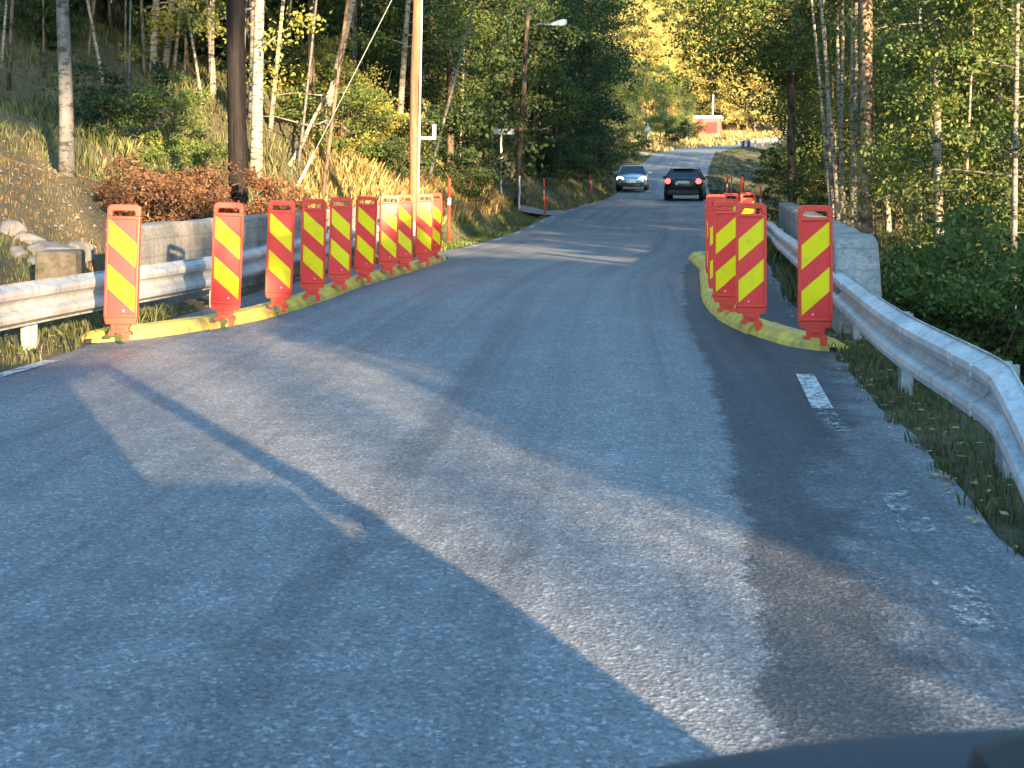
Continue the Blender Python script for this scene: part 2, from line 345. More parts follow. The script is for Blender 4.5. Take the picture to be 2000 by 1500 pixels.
# ------------------------------------------------------------------ road line and terrain
# (distance, left edge X, right edge X, height)
RD = np.array([(-60, -6.0, -0.4, 0), (-20, -4.6, 0.95, 0), (0, -3.9, 1.5, 0), (4.2, -3.55, 1.75, 0), (6, -3.4, 1.96, 0), (8.6, -3.22, 2.33, 0), (12, -2.95, 2.8, 0), (16, -2.45, 3.45, 0),
  (21.3, -1.15, 4.35, 0), (27.4, -0.17, 4.95, 0.02), (36, 0.85, 6.0, 0.11), (45, 2.15, 7.3, 0.23), (56, 4.1, 9.0, 0.38), (68, 5.8, 11.0, 0.62), (75, 6.8, 12.0, 0.95),
  (90, 9.1, 14.5, 2.2), (105, 12.1, 17.4, 3.6)])
def catm(xs, ys, xq):
    m = np.gradient(ys, xs); i = np.clip(np.searchsorted(xs, xq)-1, 0, len(xs)-2)
    h = xs[i+1]-xs[i]; t = (xq-xs[i])/h
    return (2*t**3-3*t**2+1)*ys[i]+(t**3-2*t**2+t)*h*m[i]+(-2*t**3+3*t**2)*ys[i+1]+(t**3-t**2)*h*m[i+1]
ts = np.concatenate([np.arange(-60, 0, 2.0), np.arange(0, 40, 0.4), np.arange(40, 105.1, 1.0)])
Lx = catm(RD[:, 0], RD[:, 1], ts); Rx = catm(RD[:, 0], RD[:, 2], ts); Zz = catm(RD[:, 0], RD[:, 3], ts)
cx = (Lx+Rx)/2; cy = ts.copy(); hw = (Rx-Lx)/2*0.97
far = np.array([(14.75, 105, 3.6), (16.9, 112, 4.05), (19.4, 119, 4.45), (22.8, 126, 4.85), (28, 134, 5.4), (35, 141, 5.95), (44, 147, 6.5), (56, 152, 7.2), (80, 158, 8.2), (130, 165, 10)])
fa = np.concatenate([[0], np.cumsum(np.linalg.norm(np.diff(far[:, :2], axis=0), axis=1))]); fq = np.arange(1.5, fa[-1], 1.5)
cx = np.concatenate([cx, catm(fa, far[:, 0], fq)]); cy = np.concatenate([cy, catm(fa, far[:, 1], fq)])
Zz = np.concatenate([Zz, catm(fa, far[:, 2], fq)]); hw = np.concatenate([hw, np.full(len(fq), 2.7)])
tx = np.gradient(cx); ty = np.gradient(cy); tl = np.hypot(tx, ty); tx /= tl; ty /= tl
arc = np.concatenate([[0], np.cumsum(np.hypot(np.diff(cx), np.diff(cy)))])-60
RL = np.stack([cx-ty*hw, cy+tx*hw, Zz], 1); RR = np.stack([cx+ty*hw, cy-tx*hw, Zz], 1)
def sm(a, b, x): t = np.clip((x-a)/(b-a), 0, 1); return t*t*(3-2*t)
_ph = rng.uniform(0, 6.28, 12)
def wob(x, y):
    return (np.sin(x*0.9+_ph[0]+0.7*np.sin(y*0.5))*np.sin(y*0.8+_ph[1])*0.5+np.sin(x*2.3+_ph[2]+y*0.6)*np.sin(y*2.1+_ph[3]-x*0.4)*0.22
            + np.sin(x*0.23+_ph[4])*np.sin(y*0.19+_ph[5])*1.2)
def road_rel(x, y):
    x = np.atleast_1d(np.asarray(x, float)); y = np.atleast_1d(np.asarray(y, float))
    u = np.empty(len(x)); k = np.empty(len(x), int)
    for a in range(0, len(x), 20000):
        dx = x[a:a+20000, None]-cx[None]; dy = y[a:a+20000, None]-cy[None]
        i = np.argmin(dx*dx+dy*dy, 1); k[a:a+20000] = i; r = np.arange(len(i))
        u[a:a+20000] = dx[r, i]*ty[i]-dy[r, i]*tx[i]
        # distance beyond the end of the line still counts
    return u, k
def hfun(x, y):
    x = np.atleast_1d(np.asarray(x, float)); y = np.atleast_1d(np.asarray(y, float))
    u, k = road_rel(x, y); e = np.abs(u)-hw[k]; z0 = Zz[k]; A = arc[k]; left = u < 0
    e = np.where((y < 105) & (A > 100), e, e)
    ep = np.maximum(e, 0)
    # left bank
    st = 0.42+0.35*sm(20, 26, A)-0.0*A
    drv = sm(36, 39, A)*(1-sm(43, 46, A))               # driveway mouth
    st = st*(1-0.93*drv*(1-sm(7, 11, ep))); st = st*(1-0.45*sm(60, 80, A))
    far_ = sm(88, 104, A)
    bank = st*np.clip(ep-0.45-0.5*sm(10, 14, A)*(1-sm(19, 23, A)), 0, 4.2)+0.30*np.clip(ep-5, 0, 1e3)
    bank = bank*(1-0.86*sm(38, 30, A)*0)                     # keep
    low = 0.05*ep+0.5*np.clip(ep-34, 0, 1e3)
    FL = bank*(1-far_)+low*far_
    FL = FL-0.12*np.exp(-((ep-0.5)/0.35)**2)*sm(24, 30, A)
    # right side: ravine by the bridge, gentle beyond
    rav = (1-sm(27, 36, A))*sm(0, 6, A)
    edge = 0.75-0.25*sm(8, 10, A)*rav
    FR = -rav*np.clip((ep-edge)*0.85, 0, 2.9)-(1-rav)*np.clip(ep-0.8, 0, 2.5)*0.22+0.30*np.clip(ep-16, 0, 1e3)
    f = np.where(left, FL, FR)
    amp = sm(0.2, 3.5, ep)*0.28
    z = z0+f+amp*wob(x, y)
    z = np.where(e < 0.04, z0-0.16*sm(0.04, -0.35, e)-0.012, z)
    return np.minimum(z, 60+z0)
def warp(a, b, c, n, p):   # denser near c
    t = np.linspace(-1, 1, n); w = np.sign(t)*np.abs(t)**p
    return np.where(w < 0, c+w*(c-a), c+w*(b-c))
gx = warp(-160, 190, 0.5, 430, 2.3); gy = np.concatenate([np.linspace(-70, -2, 40), np.arange(-1.6, 32, 0.22), 32+np.linspace(0, 1, 260)**1.5*300])
XX, YY = np.meshgrid(gx, gy); HH = hfun(XX.ravel(), YY.ravel())
nxg = len(gx); nyg = len(gy)
idx = np.arange(nxg*nyg).reshape(nyg, nxg)
fc = np.stack([idx[:-1, :-1], idx[:-1, 1:], idx[1:, 1:], idx[1:, :-1]], -1).reshape(-1, 4)
me = bpy.data.meshes.new('ground'); me.vertices.add(nxg*nyg); me.vertices.foreach_set('co', np.stack([XX.ravel(), YY.ravel(), HH], 1).astype(np.float32).ravel())
me.loops.add(fc.size); me.loops.foreach_set('vertex_index', fc.ravel().astype(np.int32))
me.polygons.add(len(fc)); me.polygons.foreach_set('loop_start', np.arange(0, fc.size, 4, dtype=np.int32)); me.polygons.foreach_set('loop_total', np.full(len(fc), 4, dtype=np.int32))
me.polygons.foreach_set('use_smooth', np.ones(len(fc), bool)); me.materials.append(M['ground']); me.update()
ground = bpy.data.objects.new('ground', me); col.objects.link(ground); tag(ground, kind='structure')

# road sheet: 9 verts across, edge slightly ragged
NA = 9; rv = []; ruv = []; rf = []
for i in range(len(cx)):
    for j in range(NA):
        t = j/(NA-1); w = 0.0
        if j in (0, NA-1): w = 0.025*math.sin(arc[i]*2.1+j)+0.015*math.sin(arc[i]*5.3)
        p = RL[i]*(1-t)+RR[i]*t; sgn = -1 if j == 0 else 1
        crown = 0.03*(1-(2*t-1)**2)*0
        rv.append((p[0]+sgn*w*ty[i], p[1]-sgn*w*tx[i], p[2]+crown)); ruv.append((t*hw[i]*2, arc[i]))
    if i:
        for j in range(NA-1): a = (i-1)*NA+j; rf.append((a, a+1, a+NA+1, a+NA))
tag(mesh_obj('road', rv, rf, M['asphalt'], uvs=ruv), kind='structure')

def strip(name, pts, width, z=0.008, m='paint', parts=1):
    """road line following ground points"""
    vs = []; fs = []
    for i, p in enumerate(pts):
        a = Vector(pts[max(i-1, 0)]); b = Vector(pts[min(i+1, len(pts)-1)]); t = (b-a); t.z = 0; t.normalize(); n = Vector((-t.y, t.x, 0))*width/2
        pz = Vector(p); vs += [pz+n+Vector((0, 0, z)), pz-n+Vector((0, 0, z))]
        if i: fs.append((2*i-2, 2*i-1, 2*i+1, 2*i))
    return tag(mesh_obj(name, vs, fs, M[m]), kind='structure')
def along(side_inset, a0, a1, n=8, left=True):
    out = []
    for q in np.linspace(a0, a1, n):
        X = np.interp(q, arc, (RL if left else RR)[:, 0]); Y = np.interp(q, arc, RL[:, 1] if left else RR[:, 1]); Z = np.interp(q, arc, Zz)
        nx = np.interp(q, arc, ty); ny = -np.interp(q, arc, tx); sgn = 1 if left else -1
        out.append((X+nx*side_inset*sgn, Y+ny*side_inset*sgn, Z))
    return out
strip('road_marking', [G(1572, 733), G(1607, 800)], 0.11)
strip('road_marking', [G(1745, 960), G(1800, 1045)], 0.12, m='paint_faint')
strip('road_marking', [G(1860, 1140), G(1930, 1240)], 0.12, m='paint_faint')
strip('road_marking', [G(1607, 800), G(1640, 845)], 0.11, m='paint_faint')
strip('road_marking', [G(-120, 770), G(100, 706)], 0.10)
for k, a in enumerate((18.9, 21.9, 24.9, 27.9, 31, 34)): strip('road_marking', along(0.12, a, a+1.1, 3), 0.10)
for k, a in enumerate((37, 40, 43, 46, 50, 54, 58, 62, 66, 70, 74)): strip('road_marking', along(0.15, a+20*0, a+1.2, 3, k % 2 == 0), 0.10)
def midline(q):
    X = np.interp(q, arc, cx); Y = np.interp(q, arc, cy); Z = np.interp(q, arc, Zz); return (X-0.25, Y, Z)
strip('road_marking', [midline(q) for q in np.arange(53, 108, 2)], 0.10, m='paint_faint')
strip('road_marking', along(0.15, 60, 122, 40, False), 0.08, m='paint_faint')

# driveway and far drive, gravel laid on the terrain
def draped(name, pts, width, m, lift=0.03):
    vs = []; fs = []; K = 7
    for i, p in enumerate(pts):
        a = Vector((*pts[max(i-1, 0)], 0)); b = Vector((*pts[min(i+1, len(pts)-1)], 0)); t = (b-a).normalized(); n = Vector((-t.y, t.x, 0))
        for k in range(K):
            q = Vector((*p, 0))+n*width*(k/(K-1)-0.5); vs.append((q.x, q.y, float(hfun(q.x, q.y)[0])+lift))
        if i:
            for k in range(K-1): o = (i-1)*K+k; fs.append((o, o+1, o+K+1, o+K))
    return tag(mesh_obj(name, vs, fs, m, smooth=True), kind='structure')
draped('driveway', [(2.1-i*0.5, 40.8+0.02*i) for i in range(22)], 3.2, M['gravel'], 0.09)
draped('side_road', [(13.0-i*0.7, 104+0.25*i) for i in range(16)], 3.4, M['gravel'], 0.1)
draped('far_drive', [(29+i*1.1, 165+i*1.6) for i in range(22)], 4.2, M['gravel'], 0.15)

# ------------------------------------------------------------------ guide kerbs and marker panels
def smooth_path(pts, step=0.12):
    P = np.array([tuple(p)[:2] for p in pts]); a = np.concatenate([[0], np.cumsum(np.linalg.norm(np.diff(P, axis=0), axis=1))])
    q = np.arange(0, a[-1], step); return np.stack([catm(a, P[:, 0], q), catm(a, P[:, 1], q)], 1)
def guide_kerb(pts, label, seed):
    P = smooth_path(pts); root = empty('guide_kerb', (P[0][0], P[0][1], 0)); tag(root, label, 'guide kerb', 'yellow guide kerbs carrying the marker panels')
    o0 = Vector((P[0][0], P[0][1], 0.005)); prof = [(-0.135, 0.0), (-0.125, 0.035), (-0.07, 0.092), (0.07, 0.092), (0.125, 0.035), (0.135, 0.0)]
    n = len(P); seg = 9; i = 0; r = random.Random(seed)
    while i < n-1:
        j = min(i+seg, n-1); mb = MB(); vs = []; fs = []
        off = Vector((r.uniform(-.012, .012), r.uniform(-.012, .012), 0))
        for a in range(i, j+1):
            t = Vector((*(P[min(a+1, n-1)]-P[max(a-1, 0)]), 0)).normalized(); nn = Vector((-t.y, t.x, 0)); p = Vector((*P[a], 0.005))-o0+off
            e = min(a, n-1-a); h = 0.25 if e == 0 else (0.75 if e == 1 else 1.0); wsc = 0.75 if e == 0 else 1.0
            q = t*(0.011 if a == i else (-0.011 if a == j else 0))
            for u, v in prof: vs.append(p+nn*u*wsc+Vector((0, 0, v*h))+q)
        m = len(prof)
        for a in range(j-i):
            for b in range(m-1): fs.append((a*m+b, a*m+b+1, (a+1)*m+b+1, (a+1)*m+b))
        fs += [tuple(range(m)), tuple(range((j-i)*m+m-1, (j-i)*m-1, -1))]
        mb.add(vs, fs); mb.build('kerb_module', M['yellow_rubber'], root, bevel=0.008)
        i = j
    for q, s in ((0, 1), (n-1, -1)):    # black locking notch at each nose
        t = Vector((*((P[1]-P[0]) if q == 0 else (P[-1]-P[-2])), 0)).normalized(); nn = Vector((-t.y, t.x, 0))
        k = MB(); c = Vector((*P[q], 0.03))-o0+t*s*0.02; k.box((c.x-nn.x*0.13*(1 if nn.y > 0 else -1), c.y-abs(nn.y)*0.13, 0.022), (0.05, 0.02, 0.03), math.atan2(t.y, t.x)); k.build('notch', M['black'], root)
    return P
LK = [G(155, 668), G(240, 661), G(440, 632), G(545, 607), G(610, 586), G(663, 567), G(710, 551), G(757, 538), G(792, 528), G(828, 518), G(858, 506)]
RK = [G(1650, 685), G(1592, 679), G(1530, 664), G(1466, 640), G(1422, 616), G(1399, 590), G(1391, 560), G(1386, 530), G(1387, 503), (3.55, 18.6), (4.1, 19.9), (4.6, 20.8)]
guide_kerb(LK, 'long curved yellow guide kerb on the left side of the road', 1)
guide_kerb(RK, 'short hooked yellow guide kerb on the right side of the road', 2)

def panel_mesh():
    w = 0.118; x0, x1 = -w, w
    fr = MB()
    fr.extrude([(-w, 0.215), (w, 0.215), (w, 0.945), (-w, 0.945)], -0.022, 0.022)
    # handle arch with the slot
    arch = [(w, 0.945), (w, 0.995)]+[(w-0.04+0.04*math.cos(a), 0.99+0.04*math.sin(a)) for a in (0.4, 0.8, 1.2, 1.57)] + \
           [(-w+0.04-0.04*math.cos(a), 0.99+0.04*math.sin(a)) for a in (1.57, 1.2, 0.8, 0.4)]+[(-w, 0.995), (-w, 0.945)]
    inner = [(-0.083, 0.945), (-0.083, 0.972), (-0.076, 0.985), (0.076, 0.985), (0.083, 0.972), (0.083, 0.945)]
    fr.extrude(arch+inner, -0.024, 0.024)
    # raised rim round the sheeting
    fr.box((-w+0.010, -0.029, 0.575), (0.020, 0.014, 0.70)); fr.box((w-0.010, -0.029, 0.575), (0.020, 0.014, 0.70))
    fr.box((0, -0.028, 0.2245), (0.236, 0.012, 0.019)); fr.box((0, -0.028, 0.926), (0.196, 0.012, 0.012))
    ft = MB()
    ft.extrude([(-0.105, 0.165), (0.105, 0.165), (0.118, 0.2155), (-0.118, 0.2155)], -0.026, 0.026)
    ft.extrude([(-0.062, 0.10), (0.062, 0.10), (0.058, 0.13), (0.07, 0.165), (-0.07, 0.165), (-0.058, 0.13)], -0.030, 0.030)
    ft.extrude([(-0.085, 0.086), (-0.03, 0.086), (-0.045, 0.105), (-0.062, 0.118), (-0.078, 0.11)], -0.045, 0.034)
    ft.extrude([(0.03, 0.086), (0.085, 0.086), (0.078, 0.11), (0.062, 0.118), (0.045, 0.105)], -0.045, 0.034)
    ft.box((0.05, -0.052, 0.075), (0.045, 0.03, 0.06)); ft.box((0, -0.035, 0.145), (0.05, 0.012, 0.03))
    return fr, ft
def sheet(flip):
    mb = MB(); a, b = -0.098, 0.098; zt, zb = 0.92, 0.234; H = zt-zb; y = -0.0235
    if flip: a, b = b, a
    z = lambda t: zt-t*H
    def q(l0, l1, r0, r1, mi): mb.add([(a, y, z(l0)), (a, y, z(l1)), (b, y, z(r1)), (b, y, z(r0))], [(0, 1, 2, 3)], mi)
    mb.add([(a, y, z(0)), (b, y, z(0.255)), (b, y, z(0))], [(0, 1, 2)], 0)
    q(0.0, 0.25, 0.255, 0.505, 1); q(0.25, 0.47, 0.505, 0.725, 0); q(0.47, 0.72, 0.725, 0.975, 1)
    mb.add([(a, y, z(0.72)), (a, y, z(1.0)), (b, y, z(1.0)), (b, y, z(0.975))], [(0, 1, 2, 3)], 0)
    return mb
def make_panel(flip):
    root = empty('marker_panel')
    fr, ft = panel_mesh()
    fr.build('frame', M['red_plastic'], root, bevel=0.005)
    f = ft.build('foot', M['red_plastic'], root, bevel=0.004)
    o = mesh_obj('striped_sheet', sheet(flip).v, sheet(flip).f, [M['red_sheet'], M['yellow_sheet']], root, mi=sheet(flip).m)
    b = MB(); b.tube([(0.02*(1 if not flip else -1), -0.0245, 0.262), (0.02*(1 if not flip else -1), -0.029, 0.262)], 0.008, 8); b.build('rivet', M['rust_pipe'], root)
    bk = MB(); bk.add([(-0.098, 0.0225, 0.234), (0.098, 0.0225, 0.234), (0.098, 0.0225, 0.92), (-0.098, 0.0225, 0.92)], [(0, 1, 2, 3)]); bk.build('back_sheet', M['red_sheet'], root)
    return root
LP = [(235, 652, 4, 1.2), (439, 622, 8, 2.0), (543, 598, 10, 2.0), (609, 577, 10, 1.0), (662, 558, 12, 1.5), (710, 543, 13, 1.8), (756, 529, 16, 2), (789, 521, 26, 0.5), (827, 512, 12, 1), (846, 500, 30, 0)]
LLAB = ['nearest left striped panel, its slotted top in front of the mossy verge', 'second left striped panel, standing before the tarred pole',
 'third left striped panel, with a brown bush behind its top', 'fourth panel of the left row in front of grey concrete', 'fifth panel of the left row in front of the parapet',
 'sixth panel of the left row near the far parapet end', 'seventh panel of the left row, just left of the darker shaded one',
 'dark shaded striped panel directly left of the brown wooden post', 'ninth striped panel directly right of the brown wooden post', 'last left striped panel, half hidden behind the ninth']
RP = [(1592, 660, -6, 0), (1467, 630, -8, 0), (1420, 606, -4, 0), (1407, 578, -22, 0), (1399, 548, -26, 0), (1398, 520, -26, 0), (1425, 502, -10, 1), (1463, 493, -4, -1)]
RLAB = ['nearest right striped panel in front of the concrete parapet end', 'second right striped panel with stripes slanting up to the right, centre of the hook',
 'third right striped panel at the bend of the yellow kerb', 'fourth right striped panel showing only its left edge behind the third', 'fifth right striped panel, mostly hidden behind the fourth',
 'sixth right striped panel, deep in the hidden row', 'seventh right striped panel, its top peeping between others', 'farthest right striped panel with its top above the second one']
pl = make_panel(False); pr = make_panel(True)
for i, (px, py, rz, ln) in enumerate(LP):
    o = pl if i == 0 else copy_tree(pl); s_ = (py-HY)/1.1; o.location = ((px-HX)/s_, F/s_, 0.005); o.rotation_euler = (R((-2.5, 1.5, -1, 2, -1.5, 2.5, 0, -2, 1, 2)[i]), R(ln), R(rz+(0, 3, -4, 5, -3, 4, 0, 0, -3, 0)[i]))
    tag(o, LLAB[i], 'marker panel', 'red and yellow marker panels on the left kerb')
for i, (px, py, rz, ln) in enumerate(RP):
    o = pr if i == 0 else copy_tree(pr); s_ = (py-HY)/1.1; o.location = ((px-HX)/s_, F/s_, 0.005); o.rotation_euler = (R(random.uniform(-1, 1)), R(ln), R(rz))
    tag(o, RLAB[i], 'marker panel', 'red and yellow marker panels on the right kerb')

# ------------------------------------------------------------------ guardrails
WP = [(0.010, 0.0), (0.0, 0.012), (0.030, 0.028), (0.078, 0.050), (0.083, 0.075), (0.078, 0.100), (0.028, 0.125), (0.008, 0.148), (0.008, 0.162), (0.028, 0.185), (0.078, 0.210), (0.083, 0.235), (0.078, 0.260), (0.030, 0.282), (0.0, 0.298), (0.010, 0.31)]
def guardrail(pts, top, side, label, post_at, sag=None):
    """side: +1 the corrugated face looks to +normal"""
    P = smooth_path(pts, 0.15); n = len(P); root = empty('guardrail', (P[0][0], P[0][1], 0)); o0 = Vector((P[0][0], P[0][1], 0))
    tag(root, label, 'guardrail', 'steel guardrails')
    vs = []; fs = []; m = len(WP); TT = []
    def topz(i): return (np.interp(P[i][1], *zip(*sag)) if sag else top)
    for i in range(n):
        t = Vector((*(P[min(i+1, n-1)]-P[max(i-1, 0)]), 0)).normalized(); nn = Vector((-t.y, t.x, 0))*side; TT.append((t, nn))
        for u, v in WP: vs.append(Vector((*P[i], topz(i)-0.31+v))+nn*u-o0)
    for i in range(n-1):
        for b in range(m-1): fs.append((i*m+b, i*m+b+1, (i+1)*m+b+1, (i+1)*m+b))
    # overlapping splice and its bolts every 4 m
    mb = MB(); mb.add(vs, fs)
    for i in range(10, n-6, 27):
        sv = []
        for a in (i, i+2):
            for u, v in WP: sv.append(Vector((*P[a], topz(a)-0.31+v))+TT[a][1]*(u+0.004)-o0)
        mb.add(sv, [(b, b+1, m+b+1, m+b) for b in range(m-1)])
        for a in (i, i+2):
            for v in (0.06, 0.09, 0.155, 0.22, 0.25):
                u = 0.01 if v == 0.155 else 0.076; c = Vector((*P[a], topz(a)-0.31+v))+TT[a][1]*u-o0
                mb.tube([c, c+TT[a][1]*0.014], 0.013, 6, mi=1)
    r = mb.build('rail', [M['steel'], M['rust_pipe']], root, smooth=False)
    so_ = r.modifiers.new('solid', 'SOLIDIFY'); so_.thickness = 0.004
    for d in post_at:
        i = int(np.argmin(np.abs(P[:, 1]-d))); t, nn = TT[i]; c = Vector((*P[i], 0))-nn*0.06-o0
        k = MB(); zz = float(hfun(P[i][0], P[i][1])[0]); zt = topz(i)-0.04; rz = math.atan2(t.y, t.x)
        k.box((c.x, c.y, (zt+zz-0.3)/2), (0.10, 0.012, zt-zz+0.3), rz); 
        for sgn in (-1, 1): q = c+t*0.05*sgn; k.box((q.x, q.y, (zt+zz-0.3)/2), (0.008, 0.065, zt-zz+0.3), rz)
        k.build('post', M['steel'], root)
    return P
def rp(px, py, top): s_ = (py-HY)/(CH-top); return ((px-HX)/s_, F/s_)
LR = [(-4.3, -14), (-4.05, -4), (-3.85, 2.5), (-3.68, 6)]+[rp(0, 557, .5), rp(204, 528, .5), rp(410, 500, .5), (-2.72, 14.2), (-2.5, 16.8), (-2.25, 19.6), (-1.98, 22.4), (-1.75, 23.6)]
guardrail(LR, 0.5, -1, 'grey steel guardrail along the left roadside in front of the concrete wall', [-10, -6, -2, 2, 5.4, 8.7, 11.9, 14.2, 16.8, 19.4, 21.8], sag=[(-20, .52), (8.3, .5), (22, .5), (24, .34)])
RRp = [(1.72, 3.55), (1.84, 4.1), rp(1960, 700, .5), rp(1800, 625, .5), rp(1650, 530, .5), rp(1560, 470, .5), (3.95, 18), (4.62, 22.0), (4.85, 24.2), (5.0, 25.6)]
guardrail(RRp, 0.5, 1, 'dented steel guardrail along the right roadside beside the ravine', [5.0, 6.9, 9.3, 12, 14.4, 17, 19.6, 22.0, 24.6], sag=[(3.5, .06), (4.72, .49), (4.9, .5), (26, .5)])

# far guardrail on the bend: beam with dark posts
fr = empty('guardrail', (0, 0, 0)); FG = along(-0.5, 118, 172, 40, False)
mb = MB()
for i in range(len(FG)-1):
    a = Vector(FG[i]); b = Vector(FG[i+1]); n_ = Vector((0.04, -0.02, 0))
    mb.add([a+Vector((0, 0, .4)), b+Vector((0, 0, .4)), b+Vector((0, 0, .72)), a+Vector((0, 0, .72)), a+n_+Vector((0, 0, .4)), b+n_+Vector((0, 0, .4)), b+n_+Vector((0, 0, .72)), a+n_+Vector((0, 0, .72))],
           [(0, 1, 2, 3), (4, 5, 6, 7), (3, 2, 6, 7), (0, 1, 5, 4)])
mb.build('rail', M['steel'], fr)
for i in range(1, len(FG)-1, 2):
    k = MB(); p = FG[i]; k.box((p[0]+.08, p[1]-.05, p[2]+.15), (0.28, 0.12, 1.1)); k.build('post', M['trim'], fr)
tag(fr, 'distant guardrail with dark posts on the outside of the far bend', 'guardrail', 'steel guardrails')

# ------------------------------------------------------------------ concrete parapets
def parapet(name, A, B, T0, T1, thick, label, side, joints, depth=1.6):
    """wall from A to B (xy), road face on the line, thickness away from the road (side=+1 right)"""
    root = empty(name, (A[0], A[1], 0)); tag(root, label, 'concrete wall'); a = Vector((*A, 0)); b = Vector((*B, 0)); t = (b-a).normalized(); n_ = Vector((t.y, -t.x, 0))*side
    L_ = (b-a).length; cuts = [0]+joints+[L_]; r = random.Random(5)
    for c0, c1 in zip(cuts[:-1], cuts[1:]):
        vs = []; fs = []; K = max(2, int((c1-c0)/0.25)); g = 0.006
        for i in range(K+1):
            q = c0+g+(c1-c0-2*g)*i/K; h = T0+(T1-T0)*q/L_+r.uniform(-.008, .008)
            for u, z in ((0, -depth), (0, h-0.03), (0.03, h), (thick-0.03, h), (thick, h-0.03), (thick, -depth)):
                p = t*q+n_*(u+r.uniform(-.004, .004)); vs.append((p.x, p.y, z+r.uniform(-.003, .003)))
            if i:
                for k in range(5): o = (i-1)*6+k; fs.append((o, o+1, o+7, o+6))
        fs += [tuple(range(6)), tuple(range(K*6+5, K*6-1, -1))]
        mb = MB(); mb.add(vs, fs); mb.build('wall_block', M['concrete'], root)
    return root
parapet('concrete_parapet', (-3.66, 11.1), (-2.3, 21.3), 0.80, 0.80, 0.24, 'weathered concrete parapet behind the left row of marker panels', --1, [2.4, 5.4, 8.2])
rpp = parapet('concrete_parapet', (2.68, 10.3), (5.2, 24.0), 0.77, 0.80, 0.30, 'dark concrete parapet behind the right guardrail with a pale sloping near end', 1, [4.5, 9])
# bevelled end block of the right parapet
tt = Vector((2.52, 13.7, 0)).normalized(); nn = Vector((tt.y, -tt.x, 0))
mb = MB(); vs = []
for q, h in ((-0.01, 0.77), (-0.35, 0.73), (-0.62, 0.30), (-0.66, -1.6)):
    for u in (-0.01, 0.34): p = tt*q+nn*u; vs.append((p.x, p.y, h))
for u in (-0.01, 0.34): p = tt*-0.01+nn*u; vs.append((p.x, p.y, -1.6))
mb.add(vs, [(0, 1, 3, 2), (2, 3, 5, 4), (4, 5, 7, 6), (0, 2, 4, 6, 8), (1, 9, 7, 5, 3), (8, 9, 1, 0)])
mb.build('end_block', M['concrete'], rpp, bevel=0.025)
# broken left end blocks under the rail
e = empty('concrete_block', (-3.82, 10.4, 0)); tag(e, 'broken concrete block under the left guardrail beside the nearest panel', 'concrete block')
mb = MB(); mb.box((0, 0, 0.12), (0.36, 0.42, 1.0), R(8), taper=0.93); mb.build('block', M['mossy'], e, bevel=0.03)
def rock(loc, sz, label, seed, group=None):
    r = random.Random(seed); bm = bmesh.new(); bmesh.ops.create_icosphere(bm, subdivisions=2, radius=1)
    dirs = [Vector((r.gauss(0, 1), r.gauss(0, 1), r.gauss(0, 1))).normalized() for _ in range(9)]
    for v in bm.verts:
        for d in dirs:
            k = v.co.dot(d)
            if k > 0.62: v.co -= d*(k-0.62)*0.9
        v.co.x *= sz[0]; v.co.y *= sz[1]; v.co.z *= sz[2]
    me = bpy.data.meshes.new('rock'); bm.to_mesh(me); bm.free(); me.materials.append(M['stone'])
    o = bpy.data.objects.new('rock', me); col.objects.link(o); o.location = loc; o.rotation_euler = (0, 0, r.uniform(0, 6))
    return tag(o, label, 'rock', group)
def gz(x, y): return float(hfun(x, y)[0])
RK_ = [(100, 500, 11.6, .22), (125, 520, 11.3, .14), (75, 522, 11.2, .12), (55, 502, 12.0, .13), (20, 505, 12.0, .15), (148, 478, 12.3, .2), (35, 530, 11.2, .10)]
RLb = ['largest grey boulder left of the broken wall end', 'small angular rock below the largest boulder', 'flat pale rock behind the left guardrail', 'rounded rock on the ditch slope at far left',
       'leftmost half buried rock behind the guardrail', 'brownish rock leaning against the wall end', 'smallest rock just above the left rail']
for i, (px, py, d, s_) in enumerate(RK_):
    p = W(px, py, d); rock((p.x, p.y, gz(p.x, p.y)+s_*0.25), (s_*1.3, s_, s_*0.8), RLb[i], i+3, 'rocks behind the left guardrail')

# ------------------------------------------------------------------ poles, posts, signs
def pole(name, base, top, r0, r1, m, label, cat, extra=None, n=14):
    b = Vector(base); root = empty(name, base); tag(root, label, cat)
    k = MB(); t = Vector(top)-b; K = 10
    k.tube([t*(i/K)+Vector((0.012*math.sin(i*1.3), 0, 0)) for i in range(K+1)], [r0+(r1-r0)*i/K for i in range(K+1)], n); k.build('pole', M[m], root, smooth=True)
    return root
bx, by = W(465, 0, 16.6).x, 16.6; tp = W(461, 0, 16.6)
pole('utility_pole', (bx, by, gz(bx, by)-.2), (bx-0.06, by, 8.5), 0.132, 0.105, 'tarred_wood', 'thick black tarred wooden pole behind the left parapet', 'utility pole')
b0 = W(804, 503, 19.5); r_ = pole('wooden_post', (b0.x, b0.y, -0.1), (b0.x+0.14, 19.5, 7.2), 0.074, 0.06, 'pole_wood', 'slim reddish wooden post with white pipe and bracket beside the panels', 'post')
k = MB(); k.tube([(0.088, -0.01, 0.2), (0.148, -0.01, 3.4), (0.21, -0.01, 6.8)], 0.014, 8); k.build('pipe', M['white'], r_, smooth=True)
k = MB(); z1 = W(0, 270, 19.5).z+0.1; k.tube([(0.11, -0.03, z1), (0.36, -0.03, z1)], 0.022, 8); k.box((0.36, -0.03, z1+0.10), (0.055, 0.03, 0.24)); k.build('bracket', M['white'], r_)
k = MB(); k.box((0.02, -0.09, 0.55), (0.10, 0.05, 0.22)); k.build('clamp', M['steel'], r_)
gw0 = W(590, 345, 20); gw1 = W(765, 0, 20); g0 = empty('guy_wire', gw0); tag(g0, 'pale guy wire slanting down across the yellow bushes', 'wire')
dv = gw1-gw0; k = MB(); k.tube([(0, 0, 0), dv*2.2], 0.007, 6); k.build('wire', M['sign_back'], g0)
